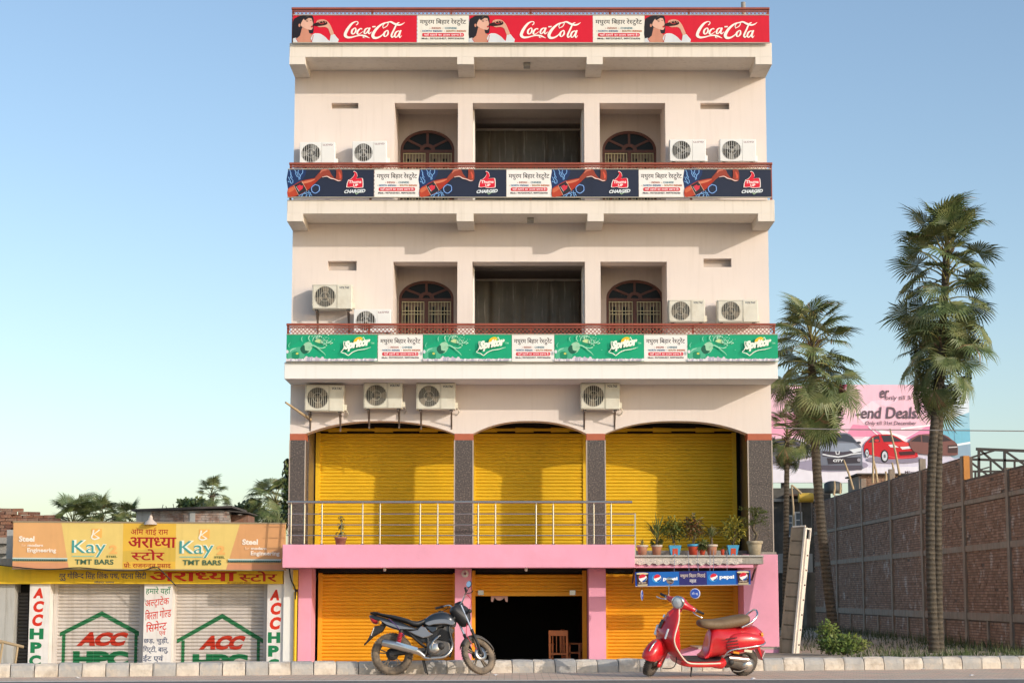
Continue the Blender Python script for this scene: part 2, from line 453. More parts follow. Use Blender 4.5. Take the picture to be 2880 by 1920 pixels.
BLD = thing('restaurant_building', 'tall four storey restaurant with pale pink plaster, balconies and yellow roller shutters', 'building', (.39, YF, -.3))
def walls(name, m, boxes, parent=BLD, bev=0):
    mb = MB()
    for b in boxes: mb.box(*b)
    return mb.build(name, m, parent, bev=bev)
OPN = [(-2.51, -1.155), (-.84, 1.543), (1.872, 3.275)]
D0, D1, DW = 36.0, 36.47, 37.25
def floor_wall(zb, zt, zo, ventL, ventR):
    (a0, a1), (b0, b1), (c0, c1) = OPN
    bx = [(a1, b0, D0, D1, zb, zo), (b1, c0, D0, D1, zb, zo), (a0, c1, D0, D1, zo, zt)]
    for (x0, x1), (v0, v1, w0, w1) in (((XL, a0), ventL), ((c1, XR), ventR)):
        bx += [(x0, v0, D0, D1, zb, zt), (v1, x1, D0, D1, zb, zt), (v0, v1, D0, D1, zb, w0), (v0, v1, D0, D1, w1, zt)]
    walls('front_wall', M_wall, bx)
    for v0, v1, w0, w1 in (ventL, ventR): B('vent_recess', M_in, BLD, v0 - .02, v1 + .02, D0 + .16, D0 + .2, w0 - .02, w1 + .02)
def vent(x0, y0, x1, y1):
    p, q = P(x0, y1, 36), P(x1, y0, 36); return (p.x, q.x, p.z, q.z)
floor_wall(9.10, 12.334, 11.626, vent(932, 290, 1008, 306), vent(1970, 290, 2051, 308))
floor_wall(5.75, 9.004, 8.181, vent(922, 734, 1003, 761), vent(1979, 727, 2057, 751))
# sides, back and inner floors
walls('side_wall', M_wall, [(XL, XL + .25, D1, 46, -.4, 12.334)]); walls('side_wall', M_wall, [(XR - .25, XR, D1, 46, -.4, 12.334)])
walls('back_wall', M_wall, [(XL + .25, XR - .25, 45.75, 46, -.4, 12.334)])
for z in (9.15, 5.75): B('floor_slab', M_in, BLD, XL + .25, XR - .25, D1 + .01, 45.75, z - .15, z)
B('roof_slab', M_slab, BLD, XL, XR, 36.01, 46, 12.336, 12.60)

def archprism(mb, xs_, zl, zt, y0, y1):
    """wall piece whose lower edge follows zl(x)"""
    for a, b in zip(xs_[:-1], xs_[1:]):
        v = [(a, y0, zl(a)), (b, y0, zl(b)), (b, y0, zt), (a, y0, zt), (a, y1, zl(a)), (b, y1, zl(b)), (b, y1, zt), (a, y1, zt)]
        mb.add(v, [(0, 1, 2, 3), (7, 6, 5, 4), (0, 4, 5, 1)])
    return mb
def window(x0, x1, zc, zs, zb, ax0, ax1, zt, lab=None):
    """arched window: x0..x1, crown zc, transom zs, foot zb in an alcove wall ax0..ax1 up to zt"""
    yw = DW; rise = zc - zs; cx_, hw = (x0 + x1) / 2, (x1 - x0) / 2
    f = lambda x: zs + rise * math.sqrt(max(0, 1 - ((x - cx_) / hw) ** 2))
    xs_ = [cx_ - hw * math.cos(math.pi * k / 20) for k in range(21)]
    mb = MB(); zt += .12; mb.box(ax0, x0, yw, yw + .12, zb, zt); mb.box(x1, ax1, yw, yw + .12, zb, zt)
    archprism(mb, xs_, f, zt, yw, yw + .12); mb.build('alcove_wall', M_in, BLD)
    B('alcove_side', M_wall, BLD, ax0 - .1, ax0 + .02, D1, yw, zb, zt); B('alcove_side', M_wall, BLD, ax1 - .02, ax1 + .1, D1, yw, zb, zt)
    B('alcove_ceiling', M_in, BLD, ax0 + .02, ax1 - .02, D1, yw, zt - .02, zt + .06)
    W = part('window', BLD, Vector((cx_, yw, zb)) - origin(BLD))
    if lab: W['label'] = lab
    y0, y1 = yw + .03, yw + .10; t = .055
    E = lambda k, s: (cx_ + (hw - s) * math.cos(math.pi * k), zs + (rise - s) * math.sin(math.pi * k))
    fr = MB(); n = 20
    for i in range(n):
        a, b = E(i / n, 0), E((i + 1) / n, 0); c, d = E((i + 1) / n, t), E(i / n, t)
        fr.prism([a, b, c, d], y0, y1)
    fr.box(x0, x0 + t, y0, y1, zb, zs - .03); fr.box(x1 - t, x1, y0, y1, zb, zs - .03)
    fr.build('frame', M_wood, W)
    B('transom', M_wood, W, x0, x1, y0 - .005, y1 - .004, zs - .06, zs + .0)
    B('mullion', M_wood, W, cx_ - .04, cx_ + .04, y0 + .002, y1, zb, zs - .06)
    hb = MB()
    for i in range(8):
        a, b = math.pi * i / 8, math.pi * (i + 1) / 8
        hb.prism([(cx_ + r * math.cos(q), zs + r * math.sin(q) * .85) for r, q in ((.17, a), (.17, b), (.085, b), (.085, a))], y0 + .004, y1)
    hb.build('hub', M_wood, W)
    for k in (.2, .5, .8):
        e = E(k, .03); s_ = (cx_ + .15 * math.cos(math.pi * k), zs + .15 * math.sin(math.pi * k) * .85)
        MB().bar((s_[0], y0 + .04, s_[1]), (e[0], y0 + .04, e[1]), .05, .05, (0, 1, 0)).build('glazing_bar', M_wood, W)
    for k0, k1 in ((.0, .2), (.2, .5), (.5, .8), (.8, 1.0)):
        pts = [(cx_, zs)] + [E(k0 + (k1 - k0) * i / 6, .02) for i in range(7)]
        MB().prism(pts, y1 - .03, y1 - .024).build('pane', M_glass, W)
    # lower half: cream bars in front of a brown leaf with glass
    for a, b in ((x0 + t, cx_ - .04), (cx_ + .04, x1 - t)):
        B('leaf', M_in if False else mat('curtain_tan', (.30, .22, .17), .9, var=.25, scale=9), W, a, b, y1 + .05, y1 + .06, zb, zs - .06)
        for s_ in (.22, .66): B('leaf_pane', M_glass, W, a + (b - a) * (s_ - .09), a + (b - a) * (s_ + .11), y1 + .04, y1 + .046, zb + .2, zs - .17)
        g = MB(); nb = 7
        for i in range(nb + 1):
            x = a + .015 + (b - a - .03) * i / nb; g.box(x - .007, x + .007, y0 + .02, y0 + .034, zb, zs - .065)
        for z in (zs - .08, zs - .28, zs - .35, zs - .8, zs - .87): g.box(a + .008, b - .008, y0 + .008, y0 + .02, z - .008, z + .008)
        g.build('grille', M_cream, W)
def win_px(xa, xb, yc, ys, zb, ao, zt, lab=None):
    a, b = P(xa, ys, DW), P(xb, ys, DW); c = P(xa, yc, DW); window(a.x, b.x, c.z, a.z, zb, ao[0] - .02, ao[1] + .02, zt, lab)
win_px(1126, 1278, 366, 421, 9.30, OPN[0], 11.626); win_px(1694, 1846, 368, 421, 9.30, OPN[2], 11.626)
win_px(1122, 1276, 789, 838, 5.91, OPN[0], 8.181); win_px(1705, 1866, 787, 838, 5.91, OPN[2], 8.181)
# middle verandah openings: room behind with hanging plastic sheet
def sheet_mat():
    m = mat('dusty_plastic_sheet', (.10, .088, .066), .4, var=.35, scale=2.5, streak=.15, dirt=(.45, .42, .35), dirtamt=.7, dscale=2.4, dlow=.56, dhigh=.8, dmap=(7, 1, .5))
    t = m.node_tree; b = t.nodes['Principled BSDF']; b.inputs['Alpha'].default_value = .82
    return m
M_sheet = sheet_mat()
for zb, zo, yrod, ytop in ((9.15, 11.626, 365, 347), (5.75, 8.181, 787, 760)):
    x0, x1 = OPN[1]
    B('room_wall', M_in, BLD, x0 - .03, x1 + .03, 40, 40.1, zb, zo + .3); B('room_ceiling', M_in, BLD, x0 - .03, x1 + .03, D1 + .01, 40, zo + .25, zo + .33)
    B('room_side', M_in, BLD, x0 - .13, x0 - .03, D1 + .01, 40, zb, zo + .3); B('room_side', M_in, BLD, x1 + .03, x1 + .13, D1 + .01, 40, zb, zo + .3)
    zr = P(1440, yrod, 38.0).z; zl = P(1440, ytop, 38.2).z
    B('lintel', M_in, BLD, x0 - .03, x1 + .03, 38.2, 38.35, zl, zo + .25)
    MB().tube([(x0 - .03, 38.0, zr), (x1 + .03, 38.0, zr)], .022, 8).build('curtain_rod', M_conc, BLD)
    mb = MB(); n = 70; rr = []
    ph = [random.uniform(0, 6) for _ in range(4)]
    for j in range(9):
        z = zr - .02 - (zr - zb - .03) * j / 8; row = []
        for i in range(n + 1):
            u = i / n; x = x0 + .02 + (x1 - x0 - .06) * u
            y = 38.02 + .008 * math.sin(u * 34 + ph[0] + j * .1) + .05 * math.sin(u * 9 + ph[1] + .3 * j) * (.2 + j / 8) + .03 * max(0, math.sin(u * 21 + ph[2])) ** 6
            row.append((x, y, z))
        rr.append(row)
    mb.rings(rr, cap=False, closed=False); mb.build('plastic_sheet', M_sheet, BLD)
    walls('jamb_board', M_white, [(x0 - .02, x0 + .03, D1 + .01, 37.2, zb, zo - .01)]); walls('jamb_board', M_white, [(x1 - .03, x1 + .02, D1 + .01, 37.2, zb, zo - .01)])

# balcony slabs with beam stubs, lattice railings
def lattice(x0, x1, y, z0, z1, parent, p=.082, wd=.013):
    mb = MB(); h = z1 - z0
    k = -h
    while k < x1 - x0:
        for sgn, yy in ((1, y), (-1, y + .006)):
            a, b = k, k + h
            za, zb_ = 0, h
            if a < 0: za = -a; a = 0
            if b > x1 - x0: zb_ = h - (b - (x1 - x0)); b = x1 - x0
            if b - a < .02: continue
            p0, p1 = (x0 + a, z0 + za), (x0 + b, z0 + zb_)
            if sgn < 0: p0, p1 = (x0 + x1 - p0[0], p0[1]), (x0 + x1 - p1[0], p1[1])
            mb.bar((p0[0], yy, p0[1]), (p1[0], yy, p1[1]), .004, wd, (0, 1, 0)) if False else mb.bar((p0[0], yy, p0[1]), (p1[0], yy, p1[1]), wd, .004, (0, 1, 0))
        k += p
    return mb.build('lattice', M_rail, parent)
BEAMX = [(-4.65, -4.32), (-1.145, -.795), (1.56, 1.895), (5.085, 5.43)]
def balcony(zt, zb, zbeam, yf, zrail, m, beams=True):
    s_ = MB().box(XL, XR, yf, 36, zb, zt); o = s_.build('balcony_slab', m, BLD, bev=.008)
    if beams:
        for a, b in BEAMX: MB().box(a, b, yf + .002, 36, zbeam, zb + .004).build('beam', m, o)
    rl = part('railing', BLD, Vector((XL, yf, zt)) - origin(BLD)); yr = yf + .08
    MB().box(XL + .02, XR - .02, yr - .035, yr + .035, zrail - .05, zrail).build('top_rail', M_rail, rl, bev=.01)
    MB().box(XL + .03, XR - .03, yr - .015, yr + .015, zrail - .09, zrail - .065).build('sub_rail', M_rail, rl)
    for x in [XL + .05] + [XL + .05 + (XR - XL - .1) * i / 6 for i in range(1, 6)] + [XR - .05]:
        MB().box(x - .022, x + .022, yr + .016, yr + .05, zt, zrail - .05).build('post', M_rail, rl)
    lattice(XL + .04, XR - .04, yr, zt + .06, zrail - .08, rl)
    return o
balcony(12.641, 12.334, 12.181, 35.05, 13.427, M_slab)
balcony(9.296, 9.004, 8.846, 35.05, 10.099, M_slab)
balcony(5.905, 5.561, None, 35.0, 6.714, M_white, False)
for px_, py_, yy in ((1482, 184, 35.5), (1492, 617, 35.5)):
    p = P(px_, py_, yy); B('ceiling_lamp', mat('lamp_grey', (.3, .28, .25), .6), BLD, p.x - .07, p.x + .07, yy - .1, yy + .1, (12.25 if py_ < 300 else 8.92), (12.336 if py_ < 300 else 9.006), bev=.01)

# first floor: arches on granite columns, shutters set back
CX1 = [(-4.645, -4.32), (-1.2, -.815), (1.56, 1.945), (4.93, 5.43)]
zsp, zcr, zfl = 4.532, 4.80, 2.19
for i, (a, b) in enumerate(CX1):
    c = part('column', BLD, Vector(((a + b) / 2, 36, zfl)) - origin(BLD))
    B('shaft', M_gran, c, a, b, 36, 36.4, 1.9, 4.397); B('cap_band', M_cap, c, a - .003, b + .003, 35.997, 36.403, 4.397, zsp)
    for x in (a, b): B('edge_trim', mat('pale_tile_edge', (.45, .38, .32), .6), c, x - .012, x + .012, 35.99, 35.9965, 1.9, 4.394)
mb = MB()
for a, b in CX1: mb.box(a, b, 36, 36.4, zsp, 5.561)
for (a, b), (c, d) in zip(CX1[:-1], CX1[1:]):
    x0, x1 = b, c; cx_, hw = (x0 + x1) / 2, (x1 - x0) / 2
    f = lambda x, cx_=cx_, hw=hw: zsp + (zcr - zsp) * (1 - abs((x - cx_) / hw) ** 2.4)
    archprism(mb, [x0 + (x1 - x0) * k / 24 for k in range(25)], f, 5.561, 36, 36.4)
mb.build('arch_wall', M_wall, BLD)
YS = 37.5
B('verandah_ceiling', M_slab, BLD, XL + .25, XR - .25, 36.4, 37.9, 5.0, 5.1)
B('side_cladding', M_gran, BLD, XL + .25, XL + .36, 36.4, YS, 1.9, 5.0); B('side_cladding', M_gran, BLD, XR - .47, XR - .25, 36.4, YS, 1.9, 5.0)
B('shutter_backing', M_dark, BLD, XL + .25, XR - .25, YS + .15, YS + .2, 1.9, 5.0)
PIT = .0725
def slat_mesh(w_, m):
    pr = [(0, .014), (.05, .014), (.09, -.006), (.24, -.016), (.5, -.02), (.76, -.016), (.91, -.006), (.95, .014), (1, .014)]
    mb = MB(); mb.add([(x, y, z * PIT) for z, y in pr for x in (0, w_)], [(2 * i, 2 * i + 1, 2 * i + 3, 2 * i + 2) for i in range(len(pr) - 1)], True)
    return mb.mesh(m, name='slat')
def slat_y(z): # offset of the slat face at height z above the shutter foot
    t = (z / PIT) % 1; pr = [(0, .014), (.05, .014), (.09, -.006), (.24, -.016), (.5, -.02), (.76, -.016), (.91, -.006), (.95, .014), (1, .014)]
    for (a, p), (b, q) in zip(pr[:-1], pr[1:]):
        if a <= t <= b: return p + (q - p) * (t - a) / (b - a)
    return 0
def shutter(parent, x0, x1, y, z0, z1, m, guides=True, foot=.09, seed=0):
    s_ = part('shutter', parent, Vector(((x0 + x1) / 2, y, z0)) - origin(parent))
    me = slat_mesh(x1 - x0, m); n = int((z1 - z0 - foot) / PIT); rnd = random.Random(seed)
    B('bottom_rail', m, s_, x0, x1, y - .02, y + .01, z0, z0 + foot - .004, bev=.004)
    for i in range(n): place('slat', me, s_, (x0, y + rnd.uniform(-.002, .002), z0 + foot + i * PIT), (rnd.uniform(-.015, .015), rnd.uniform(-.0012, .0012), 0))
    if guides:
        for x in (x0, x1): B('guide_rail', m, s_, x - .045, x + .045, y - .045, y + .03, z0, z0 + foot + n * PIT + .02)
    return s_
BAY = [(-4.22, -1.17), (-.84, 1.585), (1.92, 4.83)]
for i, (a, b) in enumerate(BAY):
    shutter(BLD, a, b, YS, 2.12, 4.70, M_yel, seed=i)
    ro = part('roller', BLD, Vector(((a + b) / 2, YS + .05, 4.76)) - origin(BLD))
    MB().tube([(a, YS + .05, 4.76), (b, YS + .05, 4.76)], .035, 10).build('shaft', M_yel, ro)
    for u in (.17, .5, .82): MB().tube([(a + (b - a) * u - .3, YS + .04, 4.755), (a + (b - a) * u + .1, YS + .04, 4.75)], [.06, .05], 8).build('spring_case', M_yel, ro)
# pink slab and steel railing
PS = MB().box(-4.61, 2.465, 34.85, 36, 1.73, 2.19).build('entrance_slab', M_pink, BLD, bev=.006)
B('verandah_floor', M_conc, BLD, XL + .26, XR - .26, 36.401, 37.64, 1.93, 2.11)
SR = part('steel_railing', BLD, Vector((-4.5, 34.95, 2.19)) - origin(BLD)); ys = 34.95
xr0, xr1 = P(809, 1411, ys).x, P(1778, 1411, ys).x; zt_ = P(1440, 1411, ys).z
MB().tube([(xr0, ys, zt_), (xr1, ys, zt_)], .026, 10).build('hand_rail', M_steel, SR)
MB().tube([(xr0, ys, zt_), (xr0, 36.0, zt_)], .026, 10).build('hand_rail', M_steel, SR)
xe = P(1786, 1443, ys).x
for yy_ in (1444.5, 1475, 1504.5):
    z = P(1440, yy_, ys).z; MB().tube([(xr0, ys, z), (xe, ys, z)], .011, 6).build('mid_rail', M_steel, SR)
for q in (818.8, 856.7, 905.7, 1020, 1069, 1182, 1231, 1345, 1393.5, 1507.8, 1556, 1670, 1718.8):
    x = P(q, 1450, ys).x; MB().tube([(x, ys, 2.19), (x, ys, zt_ - .06)], .017, 8).tube([(x, ys, zt_ - .06), (x, ys, zt_)], .009, 6).build('post', M_steel, SR)
    MB().lathe([(.035, 0), (.03, .012), (.017, .014)], (x, ys, 2.192), n=10).build('post_foot', M_steel, SR)
MB().box(xe - .014, xe + .014, ys - .014, ys + .014, P(0, 1562, ys).z, P(0, 1443, ys).z).build('end_post', M_steel, SR)
# flower ledge, brackets
za, zb_ = P(1900, 1565, 35.2).z, P(1900, 1588, 35.2).z
LE = MB().box(2.467, 5.1, 35.2, 36, zb_ + .02, za).build('flower_ledge', M_conc, BLD, bev=.01)
MB().box(2.467, 5.1, 35.16, 36, za, za + .035).build('ledge_tile', mat('ledge_tile', (.42, .4, .37), .7), LE)
mb = MB(); nn = 60; rnd = random.Random(3)
lo = [(2.47 + 2.2 * i / nn, zb_ + .015 + .02 * math.sin(i * 1.3) + rnd.uniform(-.012, .012)) for i in range(nn + 1)]
for (a, p), (b, q) in zip(lo[:-1], lo[1:]):
    mb.add([(a, 35.18, p), (b, 35.18, q), (b, 35.18, za - .03), (a, 35.18, za - .03), (a, 35.199, p), (b, 35.199, q), (b, 35.199, za - .03), (a, 35.199, za - .03)], [(0, 1, 2, 3), (0, 4, 5, 1), (3, 2, 6, 7), (0, 3, 7, 4), (1, 5, 6, 2)])
mb.build('broken_facing', mat('white_grit', (.62, .55, .48), .9, var=.3, scale=14, bump=1, bscale=45), LE)
B('ledge_soffit', M_pink, BLD, 2.48, 4.9, 35.24, 36, zb_ - .05, zb_ + .018)
for x in (2.5, 3.7, 4.95): MB().tube([(x, 36.05, zb_ - .35), (x, 35.3, zb_ - .06)], .02, 6).build('bracket', mat('rusty_iron', (.11, .06, .04), .8), BLD)
# ground floor: pink columns, recessed shutters, open middle bay
GX = [(-4.42, -4.15), (-1.18, -.85), (1.59, 1.94)]
zg = -.45
for a, b in GX: B('pink_column', M_pink, BLD, a, b, 36, 36.75, zg, 1.728)
B('pink_pillar', M_pink, BLD, 4.78, 5.5, 35.9, 36.9, zg, P(0, 1558, 35.9).z, bev=.01)
B('pillar_rubble', M_conc, BLD, 5.1, 5.48, 35.95, 36.3, P(0, 1558, 35.9).z, P(0, 1551, 35.9).z)
YG = 36.8; zst = P(0, 1610, YG).z
shutter(BLD, -4.05, -1.2, YG, zg + .1, zst, M_org, seed=11); shutter(BLD, 1.97, 4.73, YG, zg + .1, zst, M_org, seed=13)
zo_ = P(0, 1675, YG).z
shutter(BLD, -.8, 1.5, YG, zo_, zst, M_org, guides=False, seed=12)
for x in (-.82, 1.53): B('guide_rail', M_org, BLD, x - .045, x + .045, YG - .045, YG + .03, zg, zst + .05)
B('shutter_lock', M_steel, BLD, 1.22, 1.34, YG - .06, YG - .021, zo_ + .02, zo_ + .12); B('shutter_lock', M_steel, BLD, -.72, -.6, YG - .06, YG - .021, zo_ + .02, zo_ + .12)
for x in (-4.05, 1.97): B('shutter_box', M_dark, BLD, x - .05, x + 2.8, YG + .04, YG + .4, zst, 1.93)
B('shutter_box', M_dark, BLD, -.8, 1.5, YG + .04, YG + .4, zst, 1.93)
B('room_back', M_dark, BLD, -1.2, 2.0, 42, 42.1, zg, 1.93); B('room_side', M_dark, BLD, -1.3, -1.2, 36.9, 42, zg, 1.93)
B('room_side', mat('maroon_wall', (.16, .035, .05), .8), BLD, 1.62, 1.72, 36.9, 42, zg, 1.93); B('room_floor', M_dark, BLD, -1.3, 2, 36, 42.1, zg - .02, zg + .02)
# shop step on the right
stp = MB(); stp.prism([(3.05, -.4), (5.6, -.4), (5.6, .10), (3.75, .10), (3.05, -.1)], 35.1, 36.85); stp.build('shop_step', [M_pink], BLD)
B('step_top', mat('sandstone', (.52, .42, .33), .9, var=.15), BLD, 3.75, 5.6, 35.1, 36.85, .102, .135)
# service pipe and electrical bits at the left corner
B('corner_pier', M_white, BLD, -4.72, -4.5, 35.95, 36.5, zg, 1.72)
PI = part('drain_pipe', BLD, Vector((-4.46, 35.9, zg)) - origin(BLD))
MB().tube([(-4.465, 35.9, zg), (-4.465, 35.9, 1.25)], .035, 8).build('pipe', M_yel, PI)
MB().box(-4.52, -4.42, 35.86, 35.95, 1.3, 1.7).build('meter_box', M_yel, PI)
MB().tube(cr([(-4.6, 35.88, 1.72), (-4.56, 35.86, 1.5), (-4.47, 35.86, 1.3), (-4.465, 35.87, 1.1)], 4), .014, 6).build('cable', M_dark, PI)
p = P(1308, 1612, 35.99); MB().lathe([(.08, 0), (.08, .03), (.03, .06)], (p.x, 36.0, p.z), (0, -1, 0), 14).build('wall_bell', M_white, BLD)
for q in (1080, 1480): 
    p = P(q, 1598, 35.0); MB().lathe([(.03, 0), (.03, .05), (.018, .07)], (p.x, 35.2, 1.73), (0, 0, -1), 10).build('ceiling_socket', M_white, BLD)
# rods and pole standing on the roof
M_rust = mat('rusty_rebar', (.06, .04, .035), .8)
for q, lean in ((847, 0), (868, .0), (1296, .03), (1310, -.02), (1326, .04), (1648, -.06), (1652, .05), (1676, .02), (1682, .06)):
    p = P(q, 20, 36.4); MB().tube([(p.x, 36.4, 12.55), (p.x + lean, 36.4, 13.4 + .35 * random.random())], .009, 5).build('rebar', M_rust, BLD)
p = P(2093, 20, 37); MB().tube([(p.x, 37, 12.55), (p.x - .02, 37, 14.2)], .05, 10).build('roof_pipe', M_conc, BLD)
# ================================================================ AIR CONDITIONER UNITS
M_acw = mat('white_enamel', (.80, .80, .77), .4, var=.04, scale=4)
M_acc = mat('cream_aged_enamel', (.72, .69, .58), .45, var=.08, scale=5, dirt=(.5, .43, .3), dirtamt=.5, dscale=4)
M_fan = mat('fan_grey', (.30, .29, .26), .6); M_fand = mat('fan_recess', (.05, .047, .04), .8)
M_blk = mat('black_plastic', (.02, .02, .021), .5, var=.1)
M_brk = mat('bracket_iron', (.15, .11, .085), .7, var=.2)
def ac_unit(px0, py0, px1, py1, yf, kind, label, legs=True, tilt=0., bl=.32):
    """kind 'plain' (flat white front, round grille) or 'panel' (cream, square grille panel)"""
    a, b = P(px0, py1, yf), P(px1, py0, yf); W, H = b.x - a.x, b.z - a.z; D = .27
    t = thing('air_conditioner', label, 'air conditioner', (a.x, yf, a.z), 'air conditioner outdoor units on the restaurant front')
    t.rotation_euler = (0, tilt, 0)
    m = M_acw if kind == 'plain' else M_acc
    MB().box(0, W, .022, D, 0, H).build('casing', m, t, True, bev=.012)
    pw = W * (.62 if kind == 'plain' else .63); cx_, cz, r = pw * .52, H * .5, min(H * .42, pw * .44)
    fp = MB(); n = 32; x0, x1, z0, z1 = .008, pw, .01, H - .01
    def edge(a_):
        c, s_ = math.cos(a_), math.sin(a_)
        k = min(((x1 - cx_) / c if c > 1e-6 else (x0 - cx_) / c if c < -1e-6 else 9), ((z1 - cz) / s_ if s_ > 1e-6 else (z0 - cz) / s_ if s_ < -1e-6 else 9))
        return (cx_ + c * k, cz + s_ * k)
    vs = []
    for i in range(n):
        q = 2 * math.pi * i / n; e = edge(q)
        vs += [(e[0], 0, e[1]), (cx_ + r * math.cos(q), 0, cz + r * math.sin(q)), (cx_ + r * math.cos(q), .0215, cz + r * math.sin(q)), (e[0], .0215, e[1])]
    fp.add(vs, [(4 * i + k, 4 * ((i + 1) % n) + k, 4 * ((i + 1) % n) + (k + 1) % 4, 4 * i + (k + 1) % 4) for i in range(n) for k in (0, 1, 3)])
    fp.build('front_panel', m, t, True)
    MB().box(pw + .006, W - .008, .004, .0215, .012, H - .012).build('side_panel', m, t, True, bev=.004)
    MB().lathe([(.0, .0), (r, 0)], (cx_, .0205, cz), (0, -1, 0), 28).build('fan_recess', M_fand, t, True)
    fan = MB(); fan.lathe([(r * .2, 0), (r * .2, .008), (.0, .01)], (cx_, .018, cz), (0, -1, 0), 16)
    a0 = random.uniform(0, 6)
    for k in range(3):
        pts = []
        for rr, da in ((.2, -.25), (.5, -.5), (.92, -.42), (.95, 0), (.92, .35), (.55, .3), (.2, .3)):
            q = a0 + k * 2.094 + da; pts.append((cx_ + r * rr * math.cos(q), cz + r * rr * math.sin(q)))
        fan.prism(pts, .013, .016)
    fan.build('fan', M_fan if kind == 'plain' else mat('fan_tan', (.22, .18, .13), .6), t, True)
    g = MB(); ng = 9 if kind == 'plain' else 11
    for i in range(ng):
        x = cx_ - r + 2 * r * (i + .5) / ng; h = math.sqrt(max(0, r * r - (x - cx_) ** 2))
        g.box(x - .003, x + .003, -.006, -.001, cz - h, cz + h)
    for q in (.97, .45):
        pts = [(cx_ + r * q * math.cos(2 * math.pi * k / 24), -.004, cz + r * q * math.sin(2 * math.pi * k / 24)) for k in range(25)]; g.tube(pts, .0025, 4, False)
    g.build('guard', M_acw if kind == 'plain' else M_acc, t, True)
    if kind == 'panel':
        fr = MB()
        for q in ((.02, pw - .01, H - .03, H - .02), (.02, pw - .01, .02, .03)): fr.box(q[0], q[1], -.003, -.0005, q[2], q[3])
        for x in (.02, pw - .02): fr.box(x, x + .01, -.003, -.0005, .03, H - .03)
        fr.build('panel_trim', mat('trim_grey', (.4, .38, .32), .6), t, True)
        for i in range(3): MB().box(pw + .03, W - .03, .0015, .0035, H * (.35 + .12 * i), H * (.35 + .12 * i) + .006).build('louvre', M_acc, t, True)
    ar = Art((0, 0, 100, 100), W, H, y=.0034)
    u0 = pw / W * 100
    if kind == 'plain': ar.text('maker_lettering', 'LLOYD', (u0 + 4, 10, 94, 17), '8a5560', .03)
    else: ar.text('maker_lettering', 'VOLTAS', (u0 + 5, 9, 93, 18), '2c3c50', .03, .15)
    ar.build(t)
    for x in (.06, W - .12): MB().box(x, x + .06, .03, D - .02, -.02, 0).build('foot', M_blk, t, True)
    MB().box(W + .001, W + .05, .13, .23, .04, .16).tube(cr([(W + .03, .2, .06), (W + .07, .3, -.02), (W + .02, .36, -.08)], 4), .012, 6).build('valve_cover', m, t, True)
    if legs:
        for x in (.09, W - .09):
            MB().bar((x, .02, -.032), (x, .385, -.032), .03, .022).bar((x, .05, -.045), (x, .375, -bl), .022, .022).box(x - .016, x + .016, .372, .384, -bl - .06, -.045).build('bracket', M_brk, t, True)
    return t
ya = 35.62
ac_unit(842, 399, 942, 463, ya, 'plain', 'white air conditioner unit at the left end of the top balcony', False)
ac_unit(991, 397, 1088, 462, ya, 'plain', 'white air conditioner unit beside the left alcove of the top balcony', False, -.015)
ac_unit(1884, 391, 1985, 454, ya, 'plain', 'white air conditioner unit beside the right alcove of the top balcony', False)
ac_unit(2025, 390, 2126, 454, ya, 'plain', 'white air conditioner unit at the right end of the top balcony', False, .01)
ac_unit(877, 799, 990, 869, ya, 'panel', 'cream air conditioner hung high on iron brackets over the left middle balcony', True, bl=.4)
ac_unit(994, 869, 1100, 935, ya, 'plain', 'white air conditioner half hidden behind the left middle balcony lattice', False)
ac_unit(1881, 842, 1983, 906, ya, 'panel', 'cream air conditioner just right of the right arched window, middle balcony', False)
ac_unit(2018, 842, 2132, 906, ya, 'panel', 'cream air conditioner at the right end of the middle balcony', False)
ac_unit(856, 1080, 967, 1155, ya, 'panel', 'cream air conditioner under the white slab, nearest the left corner', True, .02)
ac_unit(1022, 1074, 1132, 1149, ya, 'panel', 'cream air conditioner under the white slab, second from the left corner', True, -.01)
ac_unit(1170, 1076, 1281, 1151, ya, 'panel', 'cream air conditioner under the white slab, third from the left corner')
ac_unit(1633, 1075, 1743, 1151, ya, 'panel', 'cream air conditioner standing alone right of the middle under the white slab')
a, b = P(803, 1131, 35.3), P(874, 1180, 35.9)
alone(MB().tube([a, b], [.02, .035], 8), 'drain_pole', mat('bamboo', (.45, .33, .19), .7, var=.2), 'slanting bamboo pole sticking out at the left corner below the white slab', 'pole', b)

# ================================================================ BANNERS ON THE RAILINGS
def board(px0, py0, px1, py1, Y, label, cat='signboard', group=None, name='signboard', col='ffffff', t=.03, ref=None, side='b8b0a4'):
    a, b = P(px0, py1, Y), P(px1, py0, Y); W, H = b.x - a.x, b.z - a.z
    o = thing(name, label, cat, (a.x, Y, a.z), group)
    MB().box(0, W, 0, t, 0, H).build('board', ink(col), o, True)
    return o, W, H
def trim(o, W, H, col='c8c0b0', wd=.02):
    for z0, z1 in ((-wd, -.0005), (H + .0005, H + wd)): MB().box(-.005, W + .005, -.012, .032, z0, z1).build('frame_strip', ink(col), o, True)
def copy_art(objs, parent):
    for q in objs:
        c = q.copy(); COL.objects.link(c); c.parent = parent
BY = 34.96
